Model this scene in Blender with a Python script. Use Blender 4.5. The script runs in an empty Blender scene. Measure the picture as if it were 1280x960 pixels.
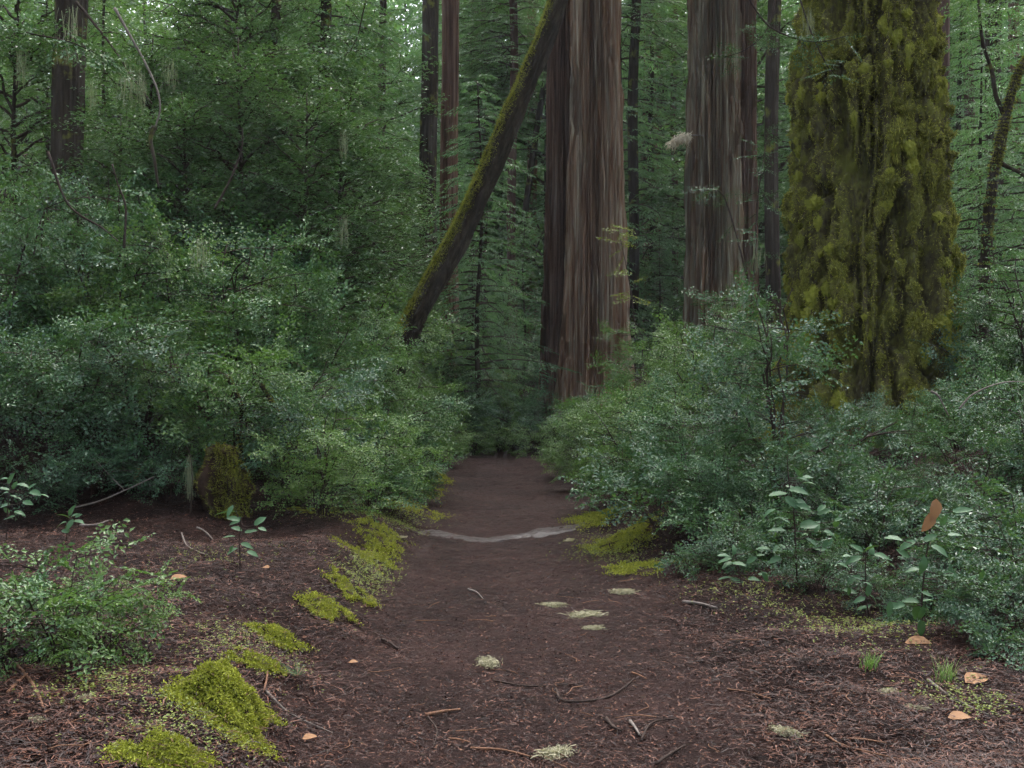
import bpy, math, random
import numpy as np
from mathutils import Vector, Matrix

# ------------------------------------------------------------------ camera, sky, sun, exposure
SC = bpy.context.scene
COL = SC.collection
FPX, CX, CY, EYE = 1372.0, 640.0, 480.0, 1.5          # focal length in photo pixels, principal point, eye height
cam = bpy.data.cameras.new("camera")
cam.sensor_width = 36.0
cam.lens = 36.0 * FPX / 1280.0
cam.clip_start, cam.clip_end = 0.05, 2000.0
camo = bpy.data.objects.new("camera", cam)
camo.location = (0, 0, EYE)
camo.rotation_euler = (math.radians(90), 0, 0)
COL.objects.link(camo)
SC.camera = camo

SUN_EL, SUN_AZ = math.radians(62), math.radians(20)
world = bpy.data.worlds.new("World"); SC.world = world; world.use_nodes = True
wn = world.node_tree.nodes; wl = world.node_tree.links
bg = wn["Background"]; bg.inputs["Strength"].default_value = 0.15
sky = wn.new("ShaderNodeTexSky"); sky.sky_type = 'NISHITA'; sky.sun_disc = False
sky.sun_elevation = SUN_EL; sky.sun_rotation = SUN_AZ
sky.air_density = 1.0; sky.dust_density = 4.0; sky.ozone_density = 1.0
hs = wn.new("ShaderNodeHueSaturation"); hs.inputs["Saturation"].default_value = 0.5
wl.new(sky.outputs[0], hs.inputs["Color"]); wl.new(hs.outputs[0], bg.inputs["Color"])
sun = bpy.data.lights.new("sun", 'SUN'); sun.energy = 1.5; sun.angle = math.radians(40); sun.color = (1, 0.97, 0.92)
suno = bpy.data.objects.new("sun", sun); COL.objects.link(suno)
suno.location = (0, 0, 60)
sd = Vector((math.sin(SUN_AZ) * math.cos(SUN_EL), math.cos(SUN_AZ) * math.cos(SUN_EL), math.sin(SUN_EL)))
suno.rotation_euler = sd.to_track_quat('Z', 'Y').to_euler()
SC.view_settings.view_transform = 'Standard'
SC.view_settings.look = 'None'
SC.view_settings.exposure = 2.45
SC.view_settings.gamma = 1.0
SC.view_settings.use_curve_mapping = False
SC.cycles.max_bounces = 4
SC.cycles.diffuse_bounces = 3
SC.cycles.glossy_bounces = 2
SC.cycles.transmission_bounces = 2
SC.cycles.use_adaptive_sampling = True
SC.cycles.adaptive_threshold = 0.03
SC.cycles.transparent_max_bounces = 4
SC.cycles.use_denoising = True

R = np.random.default_rng(7)
random.seed(7)

# ------------------------------------------------------------------ noise
def _hash(ix, iy, iz, seed):
    h = (ix.astype(np.int64) * 374761393 + iy.astype(np.int64) * 668265263 + iz.astype(np.int64) * 1274126177 + seed * 974634577) & 0xFFFFFFFF
    h = ((h ^ (h >> 13)) * 1274126177) & 0xFFFFFFFF
    h = ((h ^ (h >> 15)) * 2246822519) & 0xFFFFFFFF
    return ((h ^ (h >> 16)) & 0xFFFFFF) / float(0xFFFFFF)

def noise3(x, y, z, seed=0):
    x, y, z = np.broadcast_arrays(np.asarray(x, float), np.asarray(y, float), np.asarray(z, float))
    fx, fy, fz = np.floor(x), np.floor(y), np.floor(z)
    ux, uy, uz = x - fx, y - fy, z - fz
    ux, uy, uz = [u * u * (3 - 2 * u) for u in (ux, uy, uz)]
    r = 0
    for dx in (0, 1):
        for dy in (0, 1):
            for dz in (0, 1):
                w = (ux if dx else 1 - ux) * (uy if dy else 1 - uy) * (uz if dz else 1 - uz)
                r = r + w * _hash(fx + dx, fy + dy, fz + dz, seed)
    return r * 2 - 1

def fbm(x, y, z, octv=3, seed=0, gain=0.5):
    r, a, f = 0, 1.0, 1.0
    for o in range(octv):
        r = r + a * noise3(np.asarray(x) * f + 17.3 * o, np.asarray(y) * f - 9.1 * o, np.asarray(z) * f, seed + o)
        a *= gain; f *= 2.03
    return r

def sstep(a, b, x):
    t = np.clip((np.asarray(x, float) - a) / (b - a), 0, 1)
    return t * t * (3 - 2 * t)

# ------------------------------------------------------------------ the lie of the land
def path_x(y):
    y = np.asarray(y, float)
    return 0.10 - 0.02 * (y - 4.3) - 0.035 * np.clip(y - 20.5, 0, None) ** 2 * (y < 36) - (y >= 36) * 8.4

def path_half(y):
    return 1.0 + 0.10 * noise3(np.asarray(y, float) * 0.9, 3.1, 0, 5)

def height(x, y):
    x = np.asarray(x, float); y = np.asarray(y, float)
    d = x - path_x(y)
    w = path_half(y)
    nz = noise3(x * 0.9, y * 0.9, 0.5, 11)
    n2 = fbm(x * 3.1, y * 3.1, 0.2, 2, 21)
    L = -d - w
    left = 0.34 * sstep(-0.15, 0.45, L + 0.10 * noise3(x * 2.3, y * 2.3, 1.7, 3)) * (0.8 + 0.25 * nz) + 0.045 * np.clip(L - 0.3, 0, 6)
    left = left + 0.55 * sstep(1.4, 4.2, L) * sstep(8.6, 11.5, y)
    Rr = d - w
    right = 0.05 * sstep(-0.1, 0.5, Rr) + 0.10 * np.clip(Rr, 0, 2.2) * (0.8 + 0.4 * nz) + 0.36 * sstep(1.2, 3.6, Rr) * sstep(6.0, 9.5, y)
    right = right + 0.28 * sstep(-0.05, 0.7, Rr) * sstep(8.8, 10.5, y)
    back = 0.75 * sstep(19.5, 27, y) * (1 - 0.75 * sstep(0.6, -0.1, np.abs(d) - w))
    off = sstep(-0.1, 0.6, np.abs(d) - w)
    z = np.where(d < 0, left, right) + back
    z = z + off * (0.05 * nz + 0.034 * n2) + (1 - off) * (0.016 * n2 + 0.018 * nz)
    z = z - 0.03 * (1 - sstep(0.2, 1.0, np.abs(d) / w)) + 0.05 * sstep(10.9, 11.3, y) * (1 - off)
    z = z + 0.30 * np.clip(y - 50, 0, 90)
    return z

def at(px, depth, py=None):
    x = (px - CX) / FPX * depth
    z = float(height(x, depth)) if py is None else EYE - (py - CY) / FPX * depth
    return Vector((x, depth, z))

def gnd(px, py):
    """the point of the ground seen at photo pixel (px, py)"""
    ys = np.linspace(2.0, 45.0, 4000)
    xs = (px - CX) / FPX * ys
    zs = EYE - (py - CY) / FPX * ys
    hit = np.nonzero(zs <= height(xs, ys))[0]
    i = hit[0] if len(hit) else len(ys) - 1
    return Vector((float(xs[i]), float(ys[i]), float(height(xs[i], ys[i]))))

# ------------------------------------------------------------------ mesh helpers
class MB:
    """collects arrays of vertices and faces"""
    def __init__(s): s.V, s.F, s.n = [], [], 0
    def add(s, V, F):
        V = np.asarray(V, float).reshape(-1, 3)
        F = np.asarray(F, int)
        s.V.append(V); s.F.append(F + s.n); s.n += len(V)
        return s
    def mesh(s, name, mat=None, smooth=False):
        me = bpy.data.meshes.new(name)
        V = np.concatenate(s.V) if s.V else np.zeros((0, 3))
        idx = np.concatenate([f.ravel() for f in s.F]) if s.F else np.zeros(0, int)
        tot = np.concatenate([np.full(len(f), f.shape[1]) for f in s.F]) if s.F else np.zeros(0, int)
        st = np.concatenate([[0], np.cumsum(tot)[:-1]])
        me.vertices.add(len(V)); me.vertices.foreach_set("co", V.ravel().astype(np.float32))
        me.loops.add(len(idx)); me.loops.foreach_set("vertex_index", idx.astype(np.int32))
        me.polygons.add(len(tot)); me.polygons.foreach_set("loop_start", st.astype(np.int32))
        me.polygons.foreach_set("loop_total", tot.astype(np.int32))
        me.polygons.foreach_set("use_smooth", np.full(len(tot), smooth))
        me.update(calc_edges=True)
        if mat: me.materials.append(mat)
        return me

def new_obj(name, me, parent=None, loc=None, rot=None, scale=None):
    o = bpy.data.objects.new(name, me); COL.objects.link(o)
    if parent: o.parent = parent
    if loc is not None: o.location = loc
    if rot is not None: o.rotation_euler = rot
    if scale is not None: o.scale = (scale,) * 3 if np.isscalar(scale) else scale
    return o

def thing(name, label, cat, loc=(0, 0, 0), rotz=0.0, scale=1.0, group=None):
    o = new_obj(name, None, None, loc, (0, 0, rotz), scale)
    o.empty_display_size = 0.2
    return tag(o, label, cat, group)

def tag(o, label, cat=None, group=None, kind=None):
    o["label"] = label
    if cat: o["category"] = cat
    if group: o["group"] = group
    if kind: o["kind"] = kind
    return o

def norm(a):
    return a / np.maximum(np.linalg.norm(a, axis=-1, keepdims=True), 1e-9)

def tube(mb, pts, rad, n=6, cap=True):
    pts = np.asarray(pts, float); rad = np.broadcast_to(np.asarray(rad, float), (len(pts),))
    T = norm(np.gradient(pts, axis=0))
    ref = np.array([0.31, 0.17, 0.93]) if abs(T[0, 2]) < 0.9 else np.array([1.0, 0.1, 0.0])
    A = norm(np.cross(T, ref)); B = np.cross(T, A)
    th = np.arange(n) * 2 * math.pi / n
    V = pts[:, None] + rad[:, None, None] * (np.cos(th)[None, :, None] * A[:, None] + np.sin(th)[None, :, None] * B[:, None])
    m = len(pts)
    i = np.arange(m - 1)[:, None] * n; j = np.arange(n)[None]; k = (j + 1) % n
    F = np.stack([i + j, i + k, i + n + k, i + n + j], -1).reshape(-1, 4)
    mb.add(V.reshape(-1, 3), F)
    if cap:
        mb.add(V[-1], np.arange(n)[None]); mb.add(V[0], np.arange(n)[::-1][None])

def leaves(mb, P, D, N, L, W, fold=0.18, droop=0.1):
    """folded kite leaves: base P, direction D, normal N"""
    D = norm(D); S = norm(np.cross(D, N)); N = np.cross(S, D)
    L = np.broadcast_to(np.asarray(L, float), (len(P),))[:, None]; W = np.broadcast_to(np.asarray(W, float), (len(P),))[:, None]
    m = P + D * L * 0.45
    V = np.stack([P, m + S * W / 2 + N * W * fold, P + D * L - N * L * droop, m - S * W / 2 + N * W * fold], 1)
    b = np.arange(len(P))[:, None] * 4
    F = np.concatenate([b + np.array([[0, 1, 2]]), b + np.array([[0, 2, 3]])])
    mb.add(V.reshape(-1, 3), F)

def blades(mb, P, D, L, W, N=None):
    """single-triangle blades"""
    D = norm(D)
    S = norm(np.cross(D, R.normal(size=D.shape) if N is None else N))
    L = np.broadcast_to(np.asarray(L, float), (len(P),))[:, None]; W = np.broadcast_to(np.asarray(W, float), (len(P),))[:, None]
    V = np.stack([P - S * W / 2, P + S * W / 2, P + D * L], 1)
    F = np.arange(len(P) * 3).reshape(-1, 3)
    mb.add(V.reshape(-1, 3), F)

def strips(mb, P, D, N, L, W, bend=0.15):
    """bent needle-like strips of two quads"""
    D = norm(D); S = norm(np.cross(D, N)); N = np.cross(S, D)
    L = np.broadcast_to(np.asarray(L, float), (len(P),))[:, None]; W = np.broadcast_to(np.asarray(W, float), (len(P),))[:, None]
    bend = np.broadcast_to(np.asarray(bend, float), (len(P),))[:, None]
    m = P + D * L * 0.5 + S * L * bend; e = P + D * L
    V = np.stack([P - S * W / 2, P + S * W / 2, m + S * W / 2 + N * W * .6, m - S * W / 2 + N * W * .6, e + S * W * .25, e - S * W * .25], 1)
    b = np.arange(len(P))[:, None] * 6
    F = np.concatenate([b + np.array([[0, 1, 2, 3]]), b + np.array([[3, 2, 4, 5]])])
    mb.add(V.reshape(-1, 3), F)

def grid_faces(nu, nv, wrap=False):
    i = np.arange(nv - 1)[:, None] * nu
    j = np.arange(nu if wrap else nu - 1)[None]
    k = (j + 1) % nu
    return np.stack([i + j, i + k, i + nu + k, i + nu + j], -1).reshape(-1, 4)

# ------------------------------------------------------------------ materials
def ramp(nt, fac, stops):
    r = nt.nodes.new("ShaderNodeValToRGB")
    while len(r.color_ramp.elements) < len(stops): r.color_ramp.elements.new(0.5)
    for e, (p, c) in zip(r.color_ramp.elements, stops):
        e.position = p; e.color = (*c, 1)
    nt.links.new(fac, r.inputs[0])
    return r.outputs[0]

def base_mat(name):
    m = bpy.data.materials.new(name); m.use_nodes = True
    nt = m.node_tree
    return m, nt, nt.nodes["Principled BSDF"]

def nz_node(nt, scale, detail=4, vec=None, rough=0.6, dist=0.0):
    n = nt.nodes.new("ShaderNodeTexNoise")
    n.inputs["Scale"].default_value = scale; n.inputs["Detail"].default_value = detail
    n.inputs["Roughness"].default_value = rough; n.inputs["Distortion"].default_value = dist
    if vec is not None: nt.links.new(vec, n.inputs["Vector"])
    return n.outputs[0]

def coords(nt, scale=(1, 1, 1), kind="Object"):
    tc = nt.nodes.new("ShaderNodeTexCoord"); mp = nt.nodes.new("ShaderNodeMapping")
    mp.inputs["Scale"].default_value = scale
    nt.links.new(tc.outputs[kind], mp.inputs["Vector"])
    return mp.outputs[0]

def add_math(nt, op, a, b):
    n = nt.nodes.new("ShaderNodeMath"); n.operation = op
    for i, v in enumerate((a, b)):
        if isinstance(v, (int, float)): n.inputs[i].default_value = v
        else: nt.links.new(v, n.inputs[i])
    return n.outputs[0]

def mixc(nt, fac, a, b):
    n = nt.nodes.new("ShaderNodeMix"); n.data_type = 'RGBA'
    if isinstance(fac, (int, float)): n.inputs[0].default_value = fac
    else: nt.links.new(fac, n.inputs[0])
    for i, v in ((6, a), (7, b)):
        if isinstance(v, tuple): n.inputs[i].default_value = (*v, 1)
        else: nt.links.new(v, n.inputs[i])
    return n.outputs[2]

def bump(nt, bsdf, h, strength, dist):
    b = nt.nodes.new("ShaderNodeBump"); b.inputs["Strength"].default_value = strength; b.inputs["Distance"].default_value = dist
    nt.links.new(h, b.inputs["Height"]); nt.links.new(b.outputs[0], bsdf.inputs["Normal"])

def leaf_mat(name, stops, rough=0.42, trans=0.25, tint=(0.10, 0.20, 0.03), hue_var=0.35, spec=0.5):
    m, nt, b = base_mat(name)
    g = nt.nodes.new("ShaderNodeNewGeometry"); oi = nt.nodes.new("ShaderNodeObjectInfo")
    patch = nz_node(nt, 1.1, 2, coords(nt))
    f = add_math(nt, 'ADD', add_math(nt, 'MULTIPLY', g.outputs["Random Per Island"], 1 - hue_var),
                 add_math(nt, 'MULTIPLY', add_math(nt, 'ADD', add_math(nt, 'MULTIPLY', oi.outputs["Random"], .5), add_math(nt, 'MULTIPLY', patch, .5)), hue_var))
    c = ramp(nt, f, stops)
    nt.links.new(c, b.inputs["Base Color"])
    b.inputs["Roughness"].default_value = rough
    b.inputs["Specular IOR Level"].default_value = spec
    t = nt.nodes.new("ShaderNodeBsdfTranslucent"); t.inputs[0].default_value = (*tint, 1)
    mx = nt.nodes.new("ShaderNodeMixShader"); mx.inputs[0].default_value = trans
    out = nt.nodes["Material Output"]
    nt.links.new(b.outputs[0], mx.inputs[1]); nt.links.new(t.outputs[0], mx.inputs[2]); nt.links.new(mx.outputs[0], out.inputs[0])
    return m

M = {}
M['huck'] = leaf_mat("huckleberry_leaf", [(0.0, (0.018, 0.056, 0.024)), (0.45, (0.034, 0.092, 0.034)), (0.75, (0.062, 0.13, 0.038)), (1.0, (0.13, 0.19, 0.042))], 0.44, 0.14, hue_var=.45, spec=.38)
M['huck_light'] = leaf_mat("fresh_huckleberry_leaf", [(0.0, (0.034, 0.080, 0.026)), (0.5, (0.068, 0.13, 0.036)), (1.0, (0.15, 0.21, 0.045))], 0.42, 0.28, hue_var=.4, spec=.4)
M['huck_dark'] = leaf_mat("dark_and_shaded_huckleberry_leaf", [(0.0, (0.018, 0.050, 0.030)), (0.6, (0.034, 0.082, 0.044)), (1.0, (0.07, 0.13, 0.052))], 0.42, 0.18, spec=.38)
M['conifer'] = leaf_mat("conifer_needles", [(0.0, (0.020, 0.056, 0.030)), (0.55, (0.038, 0.092, 0.040)), (1.0, (0.085, 0.15, 0.045))], 0.5, 0.28)
M['conifer_light'] = leaf_mat("light_conifer_needles", [(0.0, (0.032, 0.080, 0.038)), (0.5, (0.055, 0.115, 0.050)), (1.0, (0.11, 0.175, 0.055))], 0.5, 0.34, (0.10, 0.21, 0.06))
M['broad'] = leaf_mat("broad_leaf", [(0.0, (0.030, 0.076, 0.036)), (0.5, (0.055, 0.115, 0.050)), (1.0, (0.12, 0.18, 0.065))], 0.38, 0.25, spec=.45)
M['sapling'] = leaf_mat("sapling_leaf", [(0.0, (0.022, 0.060, 0.030)), (0.6, (0.040, 0.092, 0.040)), (1.0, (0.085, 0.15, 0.045))], 0.5, 0.15, hue_var=0.1, spec=.18)
M['hem'] = leaf_mat("hemlock_needles", [(0.0, (0.030, 0.066, 0.028)), (0.6, (0.060, 0.105, 0.035)), (1.0, (0.13, 0.16, 0.04))], 0.55, 0.25)
M['dead'] = leaf_mat("dead_leaf", [(0.0, (0.17, 0.085, 0.040)), (1.0, (0.27, 0.145, 0.070))], 0.7, 0.15, (0.25, 0.12, 0.05), spec=.2)
M['cream'] = leaf_mat("dead_frond", [(0.0, (0.32, 0.28, 0.20)), (1.0, (0.5, 0.46, 0.36))], 0.8, 0.2, (0.4, 0.35, 0.25))
M['lichen'] = leaf_mat("lichen", [(0.0, (0.20, 0.185, 0.115)), (1.0, (0.42, 0.385, 0.26))], 0.9, 0.25, (0.3, 0.3, 0.15))
M['drape'] = leaf_mat("hanging_lichen", [(0.0, (0.10, 0.12, 0.07)), (1.0, (0.24, 0.26, 0.15))], 0.9, 0.25, (0.2, 0.22, 0.1))
M['clover'] = leaf_mat("ground_cover_leaf", [(0.0, (0.05, 0.085, 0.014)), (1.0, (0.18, 0.21, 0.03))], 0.6, 0.25, (0.25, 0.3, 0.03))
M['grass'] = leaf_mat("grass_blade", [(0.0, (0.09, 0.17, 0.04)), (1.0, (0.18, 0.28, 0.06))], 0.5, 0.3)
M['moss'] = leaf_mat("moss_tuft", [(0.0, (0.026, 0.024, 0.009)), (0.35, (0.10, 0.102, 0.022)), (0.7, (0.21, 0.212, 0.038)), (1.0, (0.36, 0.355, 0.06))], 0.9, 0.12, (0.12, 0.13, 0.02), 0.25, 0.1)
M['moss_mid'] = leaf_mat("olive_moss_tuft", [(0.0, (0.09, 0.096, 0.018)), (0.5, (0.19, 0.20, 0.032)), (1.0, (0.30, 0.305, 0.05))], 0.9, 0.15, (0.2, 0.21, 0.03), 0.5, 0.1)
M['moss_lime'] = leaf_mat("bright_moss_tuft", [(0.0, (0.070, 0.078, 0.014)), (0.5, (0.18, 0.20, 0.030)), (1.0, (0.34, 0.36, 0.06))], 0.9, 0.2, (0.25, 0.28, 0.02), 0.4, 0.1)
M['litter'] = leaf_mat("needle_litter", [(0.0, (0.006, 0.0036, 0.0032)), (0.35, (0.022, 0.0105, 0.0085)), (0.70, (0.060, 0.025, 0.017)), (0.90, (0.14, 0.062, 0.038)), (1.0, (0.26, 0.17, 0.11))], 0.5, 0.0, hue_var=0.15, spec=.12)

def bark_mat(name, stops, su=9.0, sv=0.5, rough=0.9, bs=0.6, bd=0.02, moss=0.0):
    m, nt, b = base_mat(name)
    co = coords(nt, (su, su, sv))
    n1 = nz_node(nt, 1.0, 5, co, 0.65)
    n2 = nz_node(nt, 1.0, 2, coords(nt, (su * .25, su * .25, sv * .3)), 0.5)
    f = add_math(nt, 'ADD', add_math(nt, 'MULTIPLY', n1, .65), add_math(nt, 'MULTIPLY', n2, .35))
    c = ramp(nt, f, stops)
    if moss > 0:
        mn = nz_node(nt, 3.0, 4, coords(nt))
        mf = ramp(nt, mn, [(0.62 - moss * .3, (0, 0, 0)), (0.74 - moss * .3, (1, 1, 1))])
        c = mixc(nt, mf, c, (0.115, 0.12, 0.028))
    nt.links.new(c, b.inputs["Base Color"])
    b.inputs["Roughness"].default_value = rough
    b.inputs["Specular IOR Level"].default_value = 0.08 if rough > .5 else .15
    fine = nz_node(nt, 1.0, 6, coords(nt, (su * 2.2, su * 2.2, sv * 1.6)), 0.75)
    bump(nt, b, fine, bs, bd)
    return m

M['redwood'] = bark_mat("redwood_bark", [(0.33, (0.032, 0.014, 0.008)), (0.41, (0.110, 0.057, 0.034)), (0.49, (0.185, 0.112, 0.070)), (0.56, (0.23, 0.172, 0.120)), (0.66, (0.38, 0.33, 0.25))], 15, 0.5, bs=1.0, bd=0.04)
M['redwood_grey'] = bark_mat("grey_redwood_bark", [(0.33, (0.030, 0.015, 0.009)), (0.41, (0.100, 0.056, 0.034)), (0.49, (0.150, 0.103, 0.066)), (0.56, (0.195, 0.170, 0.117)), (0.67, (0.29, 0.275, 0.20))], 15, 0.5, bs=1.0, bd=0.04)
M['redwood_red'] = bark_mat("reddish_redwood_bark", [(0.32, (0.030, 0.016, 0.011)), (0.45, (0.078, 0.043, 0.029)), (0.54, (0.125, 0.076, 0.053)), (0.68, (0.19, 0.145, 0.115))], 15, 0.5, bs=1.0, bd=0.04)
M['dark_bark'] = bark_mat("dark_bark", [(0.3, (0.012, 0.009, 0.007)), (0.5, (0.032, 0.024, 0.018)), (0.7, (0.068, 0.058, 0.045))], 14, 1.6, moss=0.15)
M['brown_bark'] = bark_mat("brown_bark", [(0.3, (0.040, 0.026, 0.022)), (0.55, (0.075, 0.046, 0.038)), (0.8, (0.12, 0.09, 0.075))], 10, 0.8)
M['lean_bark'] = bark_mat("damp_bark", [(0.3, (0.010, 0.008, 0.006)), (0.52, (0.030, 0.023, 0.016)), (0.65, (0.060, 0.052, 0.034)), (0.8, (0.15, 0.14, 0.11))], 14, 5, bs=1.0, bd=0.03)
M['giant_bark'] = bark_mat("mossy_giant_bark", [(0.3, (0.024, 0.017, 0.012)), (0.5, (0.075, 0.066, 0.028)), (0.6, (0.125, 0.125, 0.032)), (0.75, (0.18, 0.18, 0.042))], 16, 9, bs=1.0, bd=0.04, moss=0.35)
M['rotten'] = bark_mat("rotten_wood", [(0.3, (0.012, 0.008, 0.006)), (0.5, (0.04, 0.024, 0.017)), (0.7, (0.09, 0.055, 0.036))], 9, 9, bs=1.0, bd=.05, moss=.25)
M['twig'] = bark_mat("twig_bark", [(0.3, (0.020, 0.015, 0.013)), (0.6, (0.048, 0.034, 0.028)), (0.8, (0.09, 0.07, 0.055))], 30, 8)
M['rust_twig'] = bark_mat("rusty_twig", [(0.3, (0.09, 0.045, 0.028)), (0.7, (0.19, 0.10, 0.06))], 30, 8, rough=0.6)
M['pale_wood'] = bark_mat("bleached_wood", [(0.3, (0.08, 0.065, 0.055)), (0.7, (0.20, 0.17, 0.15))], 30, 8)
M['wet_wood'] = bark_mat("wet_worn_wood", [(0.3, (0.014, 0.009, 0.008)), (0.45, (0.020, 0.0135, 0.0125)), (0.62, (0.034, 0.027, 0.026))], 7, 7, rough=0.42, bs=1.0, bd=0.01)

def soil_mat(name, stops, rough, bs, bd, scale=7.0, spec=0.06):
    m, nt, b = base_mat(name)
    co = coords(nt)
    n = add_math(nt, 'ADD', add_math(nt, 'MULTIPLY', nz_node(nt, scale, 8, co, .72), .6), add_math(nt, 'MULTIPLY', nz_node(nt, 1.1, 3, co), .4))
    nt.links.new(ramp(nt, n, stops), b.inputs["Base Color"])
    b.inputs["Roughness"].default_value = rough
    b.inputs["Specular IOR Level"].default_value = spec
    hi = add_math(nt, 'ADD', nz_node(nt, scale * 9, 5, co, .7), nz_node(nt, scale * 2.2, 3, co))
    bump(nt, b, hi, bs, bd)
    return m
M['path'] = soil_mat("trodden_soil", [(0.32, (0.0065, 0.0036, 0.0031)), (0.45, (0.021, 0.0110, 0.0092)), (0.57, (0.037, 0.0195, 0.0165)), (0.72, (0.070, 0.040, 0.034))], 0.6, 1.0, 0.035, 11.0)
M['moss_bed'] = soil_mat("moss_bed", [(0.40, (0.012, 0.007, 0.005)), (0.52, (0.030, 0.018, 0.010)), (0.68, (0.060, 0.050, 0.016))], .95, 1, .03, 16, .1)
M['soil'] = soil_mat("forest_floor", [(0.32, (0.007, 0.0040, 0.0034)), (0.48, (0.016, 0.0080, 0.0064)), (0.6, (0.030, 0.0148, 0.0112)), (0.75, (0.055, 0.030, 0.022))], 0.7, 1.0, 0.04)

# ------------------------------------------------------------------ ground and path
def axis(parts):
    a = [np.linspace(p, q, n, endpoint=False) for p, q, n in parts]
    return np.concatenate(a + [[parts[-1][1]]])
gx = axis([(-155, -60, 8), (-60, -14, 24), (-14, -5, 40), (-5, -2.2, 45), (-2.2, 2.6, 110), (2.6, 6, 50), (6, 14, 34), (14, 60, 24), (60, 155, 8)])
gy = axis([(-60, 1.5, 14), (1.5, 7, 130), (7, 13, 110), (13, 24, 120), (24, 40, 50), (40, 80, 30), (80, 145, 12)])
GX, GY = np.meshgrid(gx, gy)
GZ = height(GX, GY)
near = (np.abs(GX) < 7) & (GY > 1) & (GY < 24)
GZ = GZ + near * 0.011 * fbm(GX * 14, GY * 14, 0.0, 2, 77)
GV = np.stack([GX, GY, GZ], -1).reshape(-1, 3)
GF = grid_faces(len(gx), len(gy))
fc = GV[GF].mean(1)
onpath = (np.abs(fc[:, 0] - path_x(fc[:, 1])) < path_half(fc[:, 1]) + 0.16 * fbm(fc[:, 0] * 5, fc[:, 1] * 5, 0, 3, 9)) & (fc[:, 1] < 40) & (fc[:, 1] > -55)
for nm, sel, mt in (("ground", ~onpath, M['soil']), ("path", onpath, M['path'])):
    F = GF[sel]; used, inv = np.unique(F, return_inverse=True)
    o = new_obj(nm, MB().add(GV[used], inv.reshape(-1, 4)).mesh(nm, mt, True))
    o["kind"] = "structure"
    o["label"] = {"ground": "brown forest floor of soil and needle duff", "path": "dark trodden dirt path leading into the forest"}[nm]

# ------------------------------------------------------------------ plant generators
def rotz_dir(az, pitch):
    return np.stack([np.cos(az) * np.cos(pitch), np.sin(az) * np.cos(pitch), np.sin(pitch)], -1)

def make_spray(rng, L=0.38, nside=7, leafL=0.024, gap=0.017):
    """leaf positions, directions and normals of one flat spray along +X"""
    P, D, N, Ls = [], [], [], []
    def along(o, d, l):
        n = max(2, int(l / gap))
        for i in range(n):
            t = (i + .5) / n
            sgn = 1 if i % 2 else -1
            p = o + d * l * t + np.array([0, 0, -0.10 * (l * t) ** 2 / max(l, .05)])
            a = math.atan2(d[1], d[0]) + sgn * rng.uniform(.6, 1.2)
            P.append(p); D.append([math.cos(a), math.sin(a), rng.uniform(-.35, .25)])
            N.append([rng.normal(0, .55), rng.normal(0, .55), 1]); Ls.append(leafL * rng.uniform(.5, 1.3))
    along(np.zeros(3), np.array([1., 0, 0]), L)
    segs = [(np.zeros(3), np.array([L, 0, -.03]))]
    for k in range(nside):
        t = .12 + .8 * k / nside
        a = (1 if k % 2 else -1) * rng.uniform(.6, 1.05)
        l = L * (.5 - .33 * t) * rng.uniform(.8, 1.25)
        o = np.array([L * t, 0, -.02 * t]); d = np.array([math.cos(a), math.sin(a), rng.uniform(-.15, .15)])
        along(o, d, l); segs.append((o, o + d * l))
    return np.array(P), np.array(D), np.array(N), np.array(Ls), segs

def frames(dirs, roll):
    X = norm(dirs); up = np.zeros_like(X); up[:, 2] = 1
    Y = norm(np.cross(up, X)); Z = np.cross(X, Y)
    c, s = np.cos(roll)[:, None], np.sin(roll)[:, None]
    return np.stack([X, Y * c + Z * s, Z * c - Y * s], 1)      # rows are local axes

def put_sprays(mb, twig, sprays, O, Dr, roll, sc, rng, W=0.5):
    pick = rng.integers(0, len(sprays), len(O))
    Fm = frames(Dr, roll)
    for k, (P, D, N, Ls, segs) in enumerate(sprays):
        s = np.nonzero(pick == k)[0]
        if not len(s): continue
        Pw = O[s][:, None] + np.einsum('nk,skj->snj', P, Fm[s]) * sc[s][:, None, None]
        Dw = np.einsum('nk,skj->snj', D, Fm[s]); Nw = np.einsum('nk,skj->snj', N, Fm[s])
        Lw = Ls[None] * sc[s][:, None]
        leaves(mb, Pw.reshape(-1, 3), Dw.reshape(-1, 3), Nw.reshape(-1, 3), Lw.ravel(), Lw.ravel() * W)
        if twig is not None:
            a = np.array([g[0] for g in segs[:1]]); b = np.array([g[1] for g in segs[:1]])
            A = (O[s][:, None] + np.einsum('nk,skj->snj', a, Fm[s]) * sc[s][:, None, None]).reshape(-1, 3)
            B = (O[s][:, None] + np.einsum('nk,skj->snj', b, Fm[s]) * sc[s][:, None, None]).reshape(-1, 3)
            blades(twig, A, B - A, np.linalg.norm(B - A, axis=1), .006)

def bez(a, b, c, n):
    t = np.linspace(0, 1, n)[:, None]
    return (1 - t) ** 2 * a + 2 * t * (1 - t) * b + t ** 2 * c

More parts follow.
